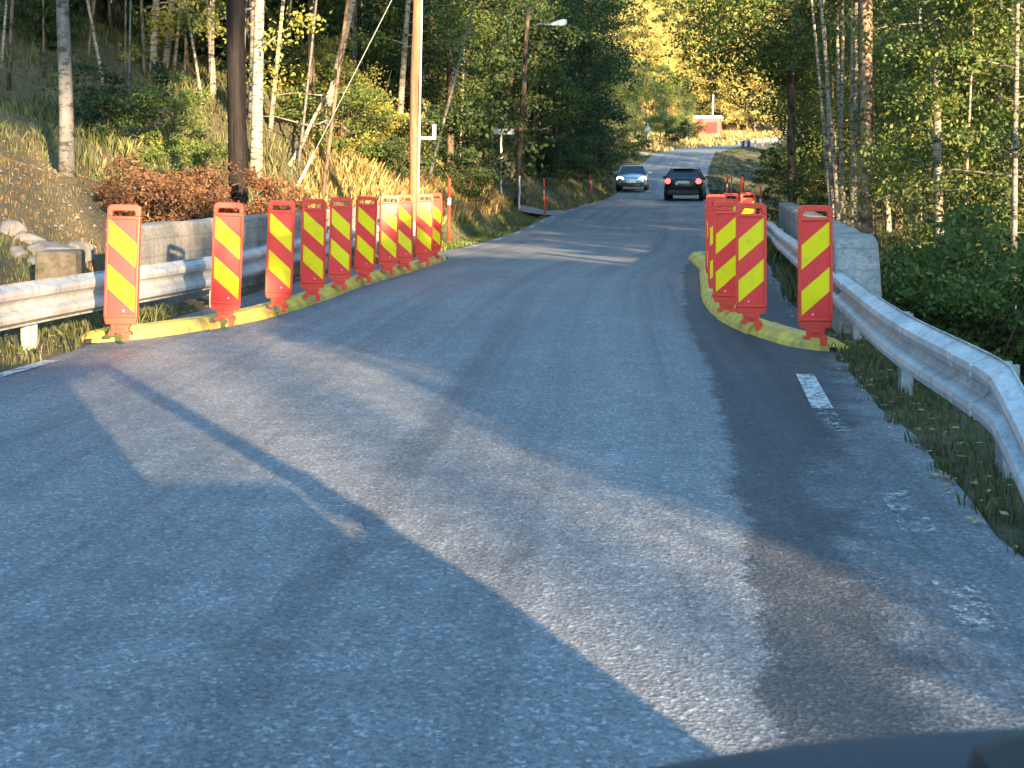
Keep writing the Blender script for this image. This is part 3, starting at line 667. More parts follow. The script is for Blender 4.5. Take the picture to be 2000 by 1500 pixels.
k = MB(); k.tube([dv*-.05, dv*.12], 0.022, 8); k.build('wire_guard', M['rust_pipe'], g0)
# street lamp
lb = W(1008, 404, 40); zb = gz(lb.x, 40)
lroot = pole('street_lamp', (lb.x, 40, zb-.1), (W(1032, 0, 40).x, 40, 6.9), 0.10, 0.07, 'bark', 'leaning wooden lamp pole on the left verge with a white lamp head', 'street lamp')
k = MB(); t0 = W(1030, 60, 40)-Vector((lb.x, 40, zb-.1)); t1 = W(1074, 48, 39.5)-Vector((lb.x, 40, zb-.1)); k.tube([t0, (t0+t1)/2+Vector((0, 0, .12)), t1], 0.025, 8); k.build('arm', M['steel'], lroot, smooth=True)
h0 = t1; k = MB()
secs = [(0, .04, .03), (.12, .07, .06), (.28, .12, .10), (.44, .13, .12), (.54, .08, .08)]; vs = []
for q, w_, h_ in secs:
    for a in range(10):
        an = 2*math.pi*a/10; vs.append((h0.x+q, h0.y+w_*math.cos(an), h0.z+q*0.15+h_*math.sin(an)))
k.add(vs, [(i*10+j, i*10+(j+1) % 10, (i+1)*10+(j+1) % 10, (i+1)*10+j) for i in range(4) for j in range(10)]+[tuple(range(10)), tuple(range(49, 39, -1))])
k.build('lamp_head', M['white'], lroot, smooth=True)
p = W(1014, 404, 39.5); pole('white_post', (p.x, p.y, gz(p.x, p.y)-.1), (p.x+.02, p.y, W(0, 343, 39.5).z), 0.028, 0.028, 'white', 'thin white post at the foot of the lamp pole', 'post', n=8)
# small two armed sign
p = W(979, 342, 42); zs = gz(p.x, p.y); sg = pole('road_sign', (p.x, p.y, zs-.1), (p.x, p.y, W(0, 255, 42).z), 0.035, 0.035, 'white', 'white two armed nameboard on a thin post in front of dark trees', 'sign', n=8)
z1 = W(0, 257, 42).z-(zs-.1)
for x_, w_ in ((-0.17, .3), (0.24, .42)):
    k = MB(); k.box((x_, -.04, z1), (w_, .02, .19)); k.build('sign_board', M['white'], sg, bevel=0.004)
# far triangle sign seen from its grey back
p = W(1265, 293, 112); zs = gz(p.x, p.y); ts_ = pole('warning_sign', (p.x, p.y, zs-.1), (p.x, p.y, zs+2.6), 0.04, 0.04, 'rust_pipe', 'distant triangular road sign on a grey post beside the bend', 'sign', n=8)
k = MB(); k.extrude([(-0.45, 1.75), (0.45, 1.75), (0.0, 2.65)], -0.08, -0.05); k.build('triangle_plate', M['sign_back'], ts_)
# snow stakes: red stake with white band, leaning
def stake(px, y0, y1, d, lean, label, r=0.02):
    p = W(px, y0, d); z0 = gz(p.x, p.y)-0.05; H_ = W(0, y1, d).z-z0; root = empty('snow_stake', (p.x, p.y, z0)); tag(root, label, 'snow stake', 'red snow stakes along the road')
    lx = lean/S(d)
    k = MB(); k.tube([(0, 0, 0), (lx*.62, 0, H_*.62)], r, 8); k.tube([(lx*.72, 0, H_*.72), (lx*.985, 0, H_*.985), (lx, 0, H_)], [r, r, r*.4], 8); k.build('stake', M['orange_red'], root, smooth=True)
    k = MB(); k.tube([(lx*.62, 0, H_*.62), (lx*.72, 0, H_*.72)], r*1.05, 8); k.build('reflector_band', M['white'], root)
stake(876, 476, 348, 23, 2, 'thick red snow stake with white band right of the left panels', 0.032)
stake(1064, 416, 348, 39, -2, 'red snow stake beside the gravel driveway mouth')
stake(1155, 381, 340, 58, -2, 'distant red snow stake left of the silver car', 0.03)
stake(1441, 420, 345, 20.8, 9, 'bright red snow stake leaning above the right panels', 0.034)
stake(1416, 395, 341, 46, 6, 'thin red snow stake just right of the black car', 0.03)
stake(1427, 392, 340, 50, 2, 'faint brown snow stake behind the thin red one', 0.022)
stake(1484, 420, 360, 30, 2, 'dark red snow stake in the shade left of the right parapet', 0.02)

# red shed behind the bend
p = W(1384, 270, 168); zs = gz(p.x, p.y); sh = empty('red_shed', (p.x, p.y, zs), R(-14)); tag(sh, 'small red shed with white roof edge in sunlight beyond the bend', 'shed')
zt = W(0, 232, 168).z-zs
k = MB(); k.box((0, 0, zt/2-.3), (3.3, 2.6, zt+.6)); k.build('wall', M['red_board'], sh)
k = MB(); k.box((0, 0, zt+.17), (3.7, 3.0, .36)); k.build('roof', M['white'], sh, bevel=.03)
k = MB(); k.box((0.5, -1.32, zt/2-.1), (1.5, .08, zt-.9)); k.build('door', M['red_door'], sh)
k = MB(); k.tube([(0.7, 1.6, -1), (0.9, 1.6, zt+3.4)], 0.1, 8); q = k.build('flag_pole', M['white'], None); q.location = (p.x, p.y, zs); tag(q, 'pale pole rising behind the red shed', 'pole')

# ------------------------------------------------------------------ cars
def loft(secs, n, closed_ends=True):
    vs = [v for s_ in secs for v in s_]; K = len(secs)
    fs = [(i*n+j, i*n+(j+1) % n, (i+1)*n+(j+1) % n, (i+1)*n+j) for i in range(K-1) for j in range(n)]
    if closed_ends: fs += [tuple(range(n)), tuple(range(K*n-1, (K-1)*n-1, -1))]
    return vs, fs
def make_car(name, paint, loc, rz, label, front_to_cam):
    """length along Y, front at -Y; parts: body, cabin glass, lamps, bumpers, wheels, mirrors, plate"""
    root = empty(name, loc, rz); tag(root, label, 'car')
    L_, Wd = 4.3, 1.72
    # (y, bottom, belt height, half width)
    st = [(-2.15, .42, .60, .62), (-2.08, .28, .70, .76), (-1.85, .22, .78, .84), (-1.3, .20, .88, .86), (-0.75, .20, .96, .86), (0.3, .20, .98, .86), (1.3, .20, .99, .86), (1.75, .22, 1.0, .85), (2.05, .28, .97, .80), (2.15, .40, .85, .70)]
    secs = []
    for y, b, t, w in st:
        secs.append([(-w*.9, y, b), (-w, y, b+.12), (-w, y, (b+t)/2+.1), (-w*.93, y, t-.02), (-w*.6, y, t+.02), (0, y, t+.035), (w*.6, y, t+.02), (w*.93, y, t-.02), (w, y, (b+t)/2+.1), (w, y, b+.12), (w*.9, y, b)])
    mb = MB(); v, f = loft(secs, 11); mb.add(v, f)
    bo = mb.build('body', M[paint], root, smooth=True, bevel=0)
    ss = bo.modifiers.new('ss', 'SUBSURF'); ss.levels = ss.render_levels = 1
    # roof on pillars: roof skin and pillars in paint, glass inset
    base = [(-.82, -.80, .97), (.82, -.80, .97), (.80, 1.72, 1.0), (-.80, 1.72, 1.0)]; top = [(-.60, -.12, 1.40), (.60, -.12, 1.40), (.58, 1.15, 1.40), (-.58, 1.15, 1.40)]
    mb = MB(); rt = [(-.62, -.16, 1.385), (.62, -.16, 1.385), (.60, 1.2, 1.385), (-.60, 1.2, 1.385), (-.5, .0, 1.435), (.5, .0, 1.435), (.5, 1.05, 1.435), (-.5, 1.05, 1.435)]
    mb.add(rt, [(4, 5, 6, 7), (0, 1, 5, 4), (1, 2, 6, 5), (2, 3, 7, 6), (3, 0, 4, 7), (3, 2, 1, 0)]); mb.build('roof', M[paint], root, smooth=False, bevel=.02)
    for i in range(4):
        k = MB(); k.tube([Vector(base[i])-Vector((0, 0, .04)), Vector(top[i])], [.05, .035], 6); k.build('pillar', M[paint], root, smooth=True)
    g = lambda q, nm: mesh_obj(nm, q, [(0, 1, 2, 3)], M['car_glass'], root)
    g([base[0], base[1], top[1], top[0]], 'windscreen'); g([base[2], base[3], top[3], top[2]], 'rear_window')
    g([base[1], base[2], top[2], top[1]], 'side_window'); g([base[3], base[0], top[0], top[3]], 'side_window')
    for sx in (-1, 1):
        k = MB(); vs = []   # headlamp: swept almond
        for x_, y_, z_ in ((.40, -2.125, .66), (.62, -2.11, .56), (.80, -1.93, .60), (.80, -1.80, .76), (.66, -1.93, .795), (.48, -2.06, .74)): vs.append((sx*x_, y_-.012, z_))
        vs += [(x, y+.15, z) for x, y, z in vs]; k.add(vs, [tuple(range(6)), tuple(range(11, 5, -1))]+[(i, (i+1) % 6, (i+1) % 6+6, i+6) for i in range(6)])
        k.build('headlight', M['headlamp' if front_to_cam else 'rim'], root, bevel=.015)
        k = MB(); k.tube([(sx*.66, 1.98, .84), (sx*.66, 2.13, .84)], [.135, .115], 14); k.build('tail_light', M['taillamp'], root, bevel=.01)
        k = MB(); k.box((sx*.97, -.62, 1.03), (.20, .09, .13)); k.tube([(sx*.84, -.62, .98), (sx*.93, -.62, 1.0)], .025, 6); k.build('mirror', M[paint], root, bevel=.02)
        for y_ in (-1.32, 1.33):
            k = MB(); k.tube([(sx*.66, y_, .31), (sx*.87, y_, .31)], .31, 20); w_ = k.build('wheel', M['tyre'], root, bevel=.03)
            k = MB(); k.tube([(sx*.865, y_, .31), (sx*.88, y_, .31)], .20, 12); k.build('rim', M['rim'], w_)
    k = MB(); k.box((0, -2.09, .33), (1.25, .16, .22)); k.build('grille', M['trim'], root, bevel=.03)
    k = MB(); k.box((0, 2.08, .36), (1.35, .16, .20)); k.build('bumper', M['trim'], root, bevel=.03)
    k = MB(); k.box((0, -2.19 if front_to_cam else 2.18, .50 if front_to_cam else .80), (.52, .02, .11)); k.build('number_plate', M['plate'], root)
    if not front_to_cam:
        k = MB(); k.box((0, 1.22, 1.42), (.95, .18, .03)); k.build('spoiler', M['rust_pipe'], root, bevel=.01)
        k = MB(); k.tube([(.28, 2.15, .74), (.28, 2.185, .74)], .06, 12); k.build('fog_lamp', M['plate'], root)
    return root
def road_at(d):
    return float(np.interp(d, cy[:len(ts)], Zz[:len(ts)]))
p = W(1236, 375, 70); make_car('silver_car', 'car_silver', (p.x, 70, road_at(70)), R(-8), 'silver blue car driving towards the camera with lit headlamps', True)
p = W(1339, 390, 56); make_car('black_car', 'car_black', (p.x, 56, road_at(56)), R(169), 'black car driving away with red tail lights glowing', False)

# ------------------------------------------------------------------ own snub nosed van round the camera
OX = 0.32
oc = empty('van', (OX, 0, 0)); tag(oc, 'dark van the photo is taken from, its dashboard edge at the bottom right', 'van')
def part(nm, mb, m, bevel=0, smooth=False, par=None): return mb.build(nm, M[m], par or oc, smooth=smooth, bevel=bevel)
k = MB(); secs = []
for y, w, z in ((0.86, .78, .74), (1.0, .76, .67), (1.15, .72, .58), (1.24, .62, .48), (1.27, .58, .36)):
    secs.append([(w*t, y, z-0.06*abs(t)**3) for t in (-1, -.8, -.5, 0, .5, .8, 1)]+[(w, y, z-.14), (-w, y, z-.14)])
v, f = loft(secs, 9); k.add(v, f); part('bonnet', k, 'car_navy', 0.01)
RZ = 1.70  # unseen roof set tall so the van's shadow reaches further
for sx in (-1, 1):
    k = MB()
    v, f = loft([[(sx*(w-.06), y, .24), (sx*w, y, .26), (sx*w, y, zt_), (sx*(w-.06), y, zt_)] for y, w, zt_ in ((1.26, .60, .40), (1.1, .80, .55), (.84, .86, .74), (-1.0, .87, .92), (-2.6, .86, .94), (-3.0, .80, .92))], 4)
    k.add(v, f); part('side_panel', k, 'car_navy', 0.01)
    for a, b in (((sx*.82, .84, .74), (sx*.72, .10, RZ)), ((sx*.84, -.75, .9), (sx*.74, -.75, RZ)), ((sx*.84, -1.75, .92), (sx*.74, -1.75, RZ)), ((sx*.80, -2.9, .92), (sx*.72, -2.75, RZ))):
        k = MB(); k.tube([a, b], .05, 8); part('pillar', k, 'car_navy', smooth=True)
    k = MB(); o_ = .03*sx
    k.add([(sx*.84, -.80, .88), (sx*.83, -2.9, .90), (sx*.72, -2.76, RZ), (sx*.735, -.80, RZ), (sx*.84-o_, -.80, .88), (sx*.83-o_, -2.9, .90), (sx*.72-o_, -2.76, RZ), (sx*.735-o_, -.80, RZ)],
          [(0, 1, 2, 3), (7, 6, 5, 4), (0, 4, 5, 1), (1, 5, 6, 2), (2, 6, 7, 3), (3, 7, 4, 0)]); part('rear_shade_panel', k, 'car_navy')  # solid unseen panel replacing rear windows, straightens the van's shadow edge
    for y0, y1, t0, t1 in ((.78, -.70, .12, -.70),):
        mesh_obj('side_window', [(sx*.84, y0, .78 if y0 > 0 else .92), (sx*.84, y1, .92), (sx*.735, t1, RZ-.02), (sx*.735, t0, RZ-.02)], [(0, 1, 2, 3)], M['glass'], oc)
    k = MB(); k.box((sx*.89, .55, .90), (.06, .17, .13)); k.tube([(sx*.84, .62, .86), (sx*.89, .60, .88)], .02, 6); part('mirror', k, 'car_navy', .02)
    for y_ in (.72, -2.05):
        k = MB(); k.tube([(sx*.64, y_, .31), (sx*.85, y_, .31)], .31, 20); part('wheel', k, 'tyre', .03)
k = MB(); k.add([(-.75, .10, RZ-.02), (.75, .10, RZ-.02), (.74, -2.8, RZ-.02), (-.74, -2.8, RZ-.02), (-.68, -.02, RZ+.05), (.68, -.02, RZ+.05), (.68, -2.7, RZ+.05), (-.68, -2.7, RZ+.05)], [(4, 5, 6, 7), (0, 1, 5, 4), (1, 2, 6, 5), (2, 3, 7, 6), (3, 0, 4, 7), (3, 2, 1, 0)]); part('roof', k, 'car_navy', .02)
k = MB(); v, f = loft([[(-.78, y, .26), (.78, y, .26), (.78, y, z), (-.78, y, z)] for y, z in ((-2.85, .93), (-3.02, .88), (-3.08, .6))], 4); k.add(v, f); part('tailgate', k, 'car_navy', .02)
for x_ in (-.42, .42):
    k = MB(); k.box((x_, -.95, .75), (.46, .14, .75)); k.box((x_, -.95, 1.22), (.24, .10, .18)); k.box((x_, -.68, .48), (.46, .50, .14)); part('seat', k, 'trim', .04)
mesh_obj('windscreen', [(-.80, .86, .76), (.80, .86, .76), (.71, .12, RZ-.02), (-.71, .12, RZ-.02)], [(0, 1, 2, 3)], M['glass'], oc)
mesh_obj('rear_window', [(-.77, -2.92, .95), (.77, -2.92, .95), (.70, -2.77, RZ-.02), (-.70, -2.77, RZ-.02)], [(0, 3, 2, 1)], M['glass'], oc)
k = MB(); vs = []; xs_ = np.linspace(-.72, .72, 49)
def dz(x):
    X = x+OX
    return 0.835+0.048*(1/(1+math.exp(-(X-0.06)*14)))+.02*X-.1*max(0, -X-.05)
for y, dzz in ((.30, -.5), (.34, -.06), (.44, -.035), (.60, -.008), (.66, 0), (.70, .0), (.73, -.012), (.745, -.05), (.75, -.3)):
    for x in xs_: vs.append((x, y, dz(x)+dzz))
n_ = len(xs_); k.add(vs, [(a*n_+b, a*n_+b+1, (a+1)*n_+b+1, (a+1)*n_+b) for a in range(8) for b in range(n_-1)]); part('dashboard', k, 'dash', smooth=True)
k = MB(); k.box((.382-OX, .60, .874), (.31, .10, .092)); part('instrument_hood', k, 'black', .03)
k = MB(); k.box((.172-OX, .60, .900), (.016, .02, .010)); part('orange_reflection', k, 'amber', .004)  # glowing block painted as an orange reflection, not a real lamp
k = MB(); k.tube([(.200-OX, .545, .918), (.203-OX, .545, .930)], .003, 8); part('orange_reflection', k, 'amber')  # thin glowing stub for the second orange reflection

# ------------------------------------------------------------------ vegetation
def leaf_quads(C, size, r, flat=0.0, up=None):
    """rhombus leaves at centres C (n,3)"""
    n = len(C); a = r.normal(size=(n, 3)); a[:, 2] *= 1-flat
    a /= np.linalg.norm(a, axis=1)[:, None]; b = r.normal(size=(n, 3)); b -= a*np.sum(a*b, 1)[:, None]; b /= np.linalg.norm(b, axis=1)[:, None]
    s_ = size*r.uniform(0.6, 1.35, n)[:, None]
    V = np.stack([C-a*s_*.5, C+b*s_*.30, C+a*s_*.5, C-b*s_*.30], 1)
    return V.reshape(-1, 3)
def build_tree(name, seed, H, r0, cb, cr, nl, ls, leafm, barkm, nb=16, lean=0.03, droop=0.0, shape='oval', stems=1, spread=0.5, wiggle=.05, n=7):
    """returns an Empty with trunk (trunk + limbs) and crown (leaves)"""
    r = np.random.default_rng(seed); root = empty(name); tk = MB(); tips = []
    for s_ in range(stems):
        ang = r.uniform(0, 6.28); base = np.array([math.cos(ang), math.sin(ang)])*(0 if stems == 1 else r.uniform(.05, .22)); out = base*spread*6 if stems > 1 else np.array([math.cos(ang), math.sin(ang)])*lean*H
        Hs = H*(1 if s_ == 0 else r.uniform(.65, 1)); rr = r0*(1 if s_ == 0 else r.uniform(.6, 1)); K = 9; P = []
        for i in range(K+1):
            t = i/K; P.append((base[0]+out[0]*t**1.3+wiggle*H*.1*math.sin(t*5+seed+s_), base[1]+out[1]*t**1.3+wiggle*H*.1*math.cos(t*4+seed*2+s_), Hs*t-(.3 if i == 0 else 0)))
        P = np.array(P); tk.tube(P, [rr*(1.25 if i == 0 else 1)*(1-.82*(i/K)**1.1) for i in range(K+1)], n, cap=False)
        for b in range(max(3, nb//stems)):
            t = cb+(1-cb)*r.uniform(0, .97); p = np.array([np.interp(t, np.linspace(0, 1, K+1), P[:, c]) for c in range(3)])
            q = (t-cb)/(1-cb+1e-6)
            prof = {'oval': math.sin(math.pi*min(1, .12+.88*q))**.6, 'cone': (1-q)*.95+.08, 'bush': .5+.5*math.sin(math.pi*(.2+.7*q))}[shape]
            an = r.uniform(0, 6.28); Lb = cr*prof*r.uniform(.65, 1.15); el = r.uniform(.0, .6)-droop
            d = np.array([math.cos(an)*math.cos(el), math.sin(an)*math.cos(el), math.sin(el)])
            e1 = p+d*Lb*.55+np.array([0, 0, .05*Lb]); e2 = p+d*Lb+np.array([0, 0, -.12*Lb*(1+3*max(0, droop))])
            tk.tube([p, e1, e2], [rr*.30*(1-.6*t)+.006, rr*.16*(1-.6*t)+.004, .004], 4, cap=False)
            tips += [(p, e1, e2, Lb)]
    per = nl//len(tips); C = []
    for p, e1, e2, Lb in tips:
        m = max(6, int(per*r.uniform(.4, 1.6))); nsub = 5
        cen = []
        for _ in range(nsub):
            t = r.uniform(.35, 1.05); c = p+(e1-p)*t*2 if t < .5 else e1+(e2-e1)*(t-.5)*2; cen.append(c+r.normal(size=3)*Lb*.20)
        cen = np.array(cen); ii = r.integers(0, nsub, m)
        C.append(cen[ii]+r.normal(size=(m, 3))*np.array([1, 1, .55])*Lb*.145)
    C = np.concatenate(C); C[:, 2] = np.maximum(C[:, 2], .05)
    tk.build('trunk', M[barkm], root, smooth=True)
    polys('crown', leaf_quads(C, ls, r), 4, M[leafm], root)
    return root
PROTO = {}
def proto(key, *a, **kw):
    PROTO[key] = dict(root=build_tree(*a, **kw), used=False)
def place(key, x, y, sc=1.0, rz=None, label=None, cat='tree', group=None, dz_=0.0, sz=None, tilt=(0, 0)):
    P = PROTO[key]; o = P['root'] if not P['used'] else copy_tree(P['root']); P['used'] = True
    o.location = (x, y, gz(x, y)-.05+dz_); o.scale = (sc, sc, sz or sc); o.rotation_euler = (tilt[0], tilt[1], random.uniform(0, 6.28) if rz is None else rz)
    tag(o, label, cat, group); return o
#        key        name            seed H    r0   cb   cr  nl     ls    leaf        bark
proto('birch1', 'birch_tree', 11, 12, .105, .34, 2.2, 9000, .10, 'leaf_olive', 'birch', nb=24)
proto('birch2', 'birch_tree', 12, 11, .085, .42, 1.9, 7000, .10, 'leaf_olive', 'birch', nb=20, lean=.08)
proto('birch3', 'birch_tree', 13, 10, .06, .30, 1.6, 6000, .095, 'leaf_green', 'birch', nb=18, lean=.05)
proto('alder1', 'alder_tree', 21, 11, .12, .14, 2.8, 15000, .12, 'leaf_dark', 'bark', nb=34)
proto('alder2', 'alder_tree', 22, 9, .10, .06, 2.6, 14000, .12, 'leaf_green', 'bark', nb=32)
proto('alder3', 'alder_tree', 23, 14, .15, .10, 3.4, 20000, .15, 'leaf_dark', 'bark', nb=40)
proto('gold1', 'autumn_tree', 31, 13, .15, .08, 3.2, 16000, .20, 'leaf_gold', 'bark', nb=36)
proto('near1', 'leafy_tree', 41, 7.5, .07, .20, 1.9, 24000, .058, 'leaf_olive', 'aspen', nb=28, droop=.1)
proto('near2', 'leafy_tree', 42, 6.5, .06, .12, 1.7, 22000, .055, 'leaf_olive', 'birch', nb=26, lean=.07)
proto('clump', 'multi_stem_tree', 51, 12, .08, .62, 2.0, 8000, .10, 'leaf_olive', 'birch', nb=24, stems=5, spread=.42)
proto('spruce', 'spruce_tree', 61, 13, .14, .04, 2.4, 15000, .17, 'leaf_dark', 'bark', nb=60, shape='cone', droop=.35)
proto('willow', 'willow_bush', 71, 2.9, .03, .02, 1.1, 9000, .075, 'leaf_yellow', 'bark', nb=30, stems=8, spread=1.0, shape='bush')
proto('shrub', 'green_bush', 72, 2.0, .02, .02, .9, 6500, .07, 'leaf_green', 'bark', nb=26, stems=7, spread=.9, shape='bush')
proto('dimshrub', 'undergrowth_bush', 73, 1.5, .016, .02, .9, 5500, .08, 'leaf_dark', 'bark', nb=24, stems=6, spread=.9, shape='bush')
proto('brown', 'brown_bush', 74, 1.15, .014, .0, .75, 9000, .055, 'leaf_brown', 'bark', nb=30, stems=9, spread=1.2, shape='bush')

def trunk_tree(px, by_, d, tpx, width_px, key_bark, label, H=11, crown='leaf_olive', nl=5000, cb=.35, cr=1.7, seed=1, name='birch_tree', cat='tree', group=None, ls=.09, leafs=True, curve=0):
    """a single tree whose trunk runs through given pixel columns at distance d"""
    b = W(px, by_, d); b.z = min(b.z, gz(b.x, b.y)+.1)-.2 if gz(b.x, b.y) < b.z+.6 else gz(b.x, b.y)-.1
    slope = (tpx-px)/max(1, by_-0); r = np.random.default_rng(seed); root = empty(name, b); tk = MB(); K = 10; P = []
    for i in range(K+1):
        t = i/K; P.append((slope*H*t+curve*math.sin(t*3.1)*.3+.03*math.sin(6*t+seed), .2*math.sin(2*t+seed), H*t))
    P = np.array(P); r0 = width_px/2/S(d); tk.tube(P, [r0*(1.2 if i == 0 else 1)*(1-.7*i/K) for i in range(K+1)], 10, cap=True)
    C = []
    for q in range(22 if leafs else 6):
        t = cb+(1-cb)*r.uniform(0, 1); p = np.array([np.interp(t, np.linspace(0, 1, K+1), P[:, c]) for c in range(3)]); an = r.uniform(0, 6.28); el = r.uniform(-.1, .6); Lb = cr*r.uniform(.5, 1.1)
        dd = np.array([math.cos(an)*math.cos(el), math.sin(an)*math.cos(el), math.sin(el)]); e1 = p+dd*Lb*.55; e2 = p+dd*Lb-np.array([0, 0, .1*Lb])
        tk.tube([p, e1, e2], [r0*.25+.004, r0*.12+.003, .003], 4, cap=False)
        if leafs:
            for _ in range(3):
                c = p+(e2-p)*r.uniform(.4, 1.1); m = nl//66; C.append(c+r.normal(size=(m, 3))*np.array([1, 1, .6])*Lb*.16)
    tk.build('trunk', M[key_bark], root, smooth=True)
    if leafs: polys('crown', leaf_quads(np.concatenate(C), ls, r), 4, M[crown], root)
    return tag(root, label, cat, group)
# --- left wood, trees one can tell apart
trunk_tree(119, 282, 16.5, 111, 30, 'aspen', 'thick grey trunked tree standing on the bank at far left', H=9, cb=.55, seed=1, name='aspen_tree')
trunk_tree(286, 190, 25, 300, 16, 'birch', 'sunlit birch, left one of a close pair on the bank', seed=2, crown='leaf_yellow', cb=.05, nl=7000)
trunk_tree(316, 172, 26, 338, 14, 'birch', 'leaning sunlit birch, right one of the close pair', seed=3, crown='leaf_yellow', cb=.05, nl=7000)
trunk_tree(424, 190, 25, 416, 13, 'birch', 'slim birch directly left of the tarred pole', seed=4, cb=.12)
trunk_tree(508, 215, 22, 508, 24, 'birch', 'brightest broad white birch right of the tarred pole', seed=5, crown='leaf_yellow', cb=.10)
trunk_tree(494, 215, 24, 492, 14, 'aspen', 'darker birch just behind the brightest white one', seed=6, cb=.4)
trunk_tree(556, 178, 23, 655, 12, 'birch', 'bare broken trunk leaning strongly to the right', H=1.6, seed=7, leafs=False, name='leaning_trunk')
trunk_tree(618, 150, 25, 655, 16, 'birch', 'pale birch leaning right above the yellow bush', seed=8, cb=.4)
trunk_tree(772, 160, 27, 785, 14, 'birch', 'half hidden birch left of the wooden post', seed=9, crown='leaf_green', cb=.2)
trunk_tree(835, 200, 30, 880, 7, 'aspen', 'thin bent birch leaning right of the wooden post', seed=10, crown='leaf_green', cb=.5, curve=.5)
trunk_tree(700, 190, 29, 690, 11, 'aspen', 'grey trunk in the dark wood above the yellow willow bush', seed=12, crown='leaf_green', cb=.25)
trunk_tree(395, 195, 24, 360, 6, 'birch', 'thin sapling crossing left before the dark gap', seed=13, cb=.6, H=7)
trunk_tree(75, 110, 27, 105, 7, 'aspen', 'thin grey sapling leaning right behind the thick grey trunk', seed=14, cb=.5, H=8)
trunk_tree(205, 190, 24, 175, 7, 'birch', 'thin crooked sapling right of the thick grey trunk', seed=15, cb=.5, H=8)
g1 = 'slim trees of the shaded left wood'
rr_ = random.Random(3)
for i in range(40):
    px = -60+i*19+rr_.uniform(-12, 12); d = rr_.uniform(22.5, 31); trunk_tree(px, 170-(d-26)*2, d, px+rr_.uniform(-22, 22), rr_.uniform(4, 9), rr_.choice(['birch', 'aspen', 'bark', 'bark']), 'slim trunk deep in the shaded wood left of the road', seed=100+i, crown='leaf_dark', nl=3500, cb=.35, group=g1)
g2 = 'dense trees closing the left wood'
for i in range(20):
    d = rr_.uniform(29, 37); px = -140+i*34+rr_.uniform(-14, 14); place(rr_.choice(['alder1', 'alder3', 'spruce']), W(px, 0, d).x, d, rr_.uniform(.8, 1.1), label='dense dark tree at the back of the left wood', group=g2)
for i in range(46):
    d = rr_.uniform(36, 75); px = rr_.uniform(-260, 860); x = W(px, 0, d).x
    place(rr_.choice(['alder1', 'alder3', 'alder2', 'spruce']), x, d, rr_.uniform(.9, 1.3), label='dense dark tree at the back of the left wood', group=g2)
# --- trees left of the road beyond the driveway
g3 = 'dark trees on the left verge beyond the driveway'
for px, d, key, sc in ((880, 33, 'alder1', .85), (830, 36, 'alder2', .9), (872, 43, 'alder1', 1.0), (945, 47, 'alder3', .9), (1000, 52, 'alder3', .95), (1040, 55, 'alder2', 1.1), (1085, 62, 'alder1', 1.1), (1110, 70, 'alder3', 1.1),
                       (1140, 80, 'alder3', 1.1), (1165, 88, 'alder1', .95), (970, 60, 'alder3', 1.2), (1040, 72, 'spruce', 1.3), (1090, 88, 'alder3', 1.3), (900, 52, 'alder3', 1.2), (895, 38, 'birch3', .8), (1200, 98, 'alder2', .9), (1140, 100, 'alder3', 1.1)):
    place(key, W(px, 0, d).x, d, sc, label='dark leafy tree on the left verge beyond the driveway', group=g3)
g4 = 'mid green trees behind the triangle sign'
for px, d, key, sc in ((1225, 122, 'alder1', .8), (1262, 128, 'alder2', .95), (1300, 134, 'alder2', .95), (1330, 146, 'alder1', .7), (1240, 140, 'alder1', .85), (1290, 150, 'alder1', .8), (1345, 160, 'alder2', .7)):
    place(key, W(px, 0, d).x, d, sc, label='tall tree behind the triangular road sign', group=g4)
g5 = 'golden trees on the sunlit far hillside'
for i in range(70):
    d = rr_.uniform(178, 270); px = rr_.uniform(1120, 1560); place('gold1', W(px, 0, d).x, d, rr_.uniform(.9, 1.5), label='golden sunlit tree on the far hillside', group=g5)
# --- right side
proto('over', 'spreading_tree', 81, 9.5, .13, .42, 3.6, 16000, .12, 'leaf_green', 'bark', nb=34, droop=.12)
place('over', 8.0, 35, 1.08, label='big dark tree overhanging the road where it enters the shade', group=None)
g6 = 'dark trees right of the road past the bridge'
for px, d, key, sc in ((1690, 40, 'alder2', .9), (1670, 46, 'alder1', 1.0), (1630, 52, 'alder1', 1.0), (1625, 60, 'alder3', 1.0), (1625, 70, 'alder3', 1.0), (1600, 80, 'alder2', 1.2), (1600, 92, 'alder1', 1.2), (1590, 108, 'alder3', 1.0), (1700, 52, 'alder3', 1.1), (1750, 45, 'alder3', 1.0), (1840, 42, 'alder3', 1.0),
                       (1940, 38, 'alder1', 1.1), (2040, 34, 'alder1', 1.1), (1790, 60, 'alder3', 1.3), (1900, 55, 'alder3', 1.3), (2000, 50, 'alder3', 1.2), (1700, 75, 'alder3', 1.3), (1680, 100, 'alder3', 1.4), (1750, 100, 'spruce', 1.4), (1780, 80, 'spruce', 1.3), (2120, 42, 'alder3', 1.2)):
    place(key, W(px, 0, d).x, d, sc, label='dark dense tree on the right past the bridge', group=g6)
trunk_tree(1699, 430, 19, 1699, 32, 'old_bark', 'thick patchy brown trunk right behind the concrete parapet', H=14, cb=.52, seed=20, name='old_tree', cr=2.2, nl=14000, ls=.06)
place('clump', W(1655, 0, 27).x, 27, 1.0, rz=1.0, label='clump of pale sunlit stems left of the thick brown trunk', cat='tree')
trunk_tree(1636, 350, 26, 1605, 8, 'birch', 'thin pale stem on the left of the sunlit clump', seed=24, cb=.62, H=12)
trunk_tree(1648, 350, 25, 1624, 10, 'birch', 'tall straight pale stem in the sunlit clump', seed=25, cb=.62, H=12)
trunk_tree(1664, 350, 25.5, 1668, 8, 'birch', 'right hand pale stem of the sunlit clump', seed=26, cb=.62, H=12)
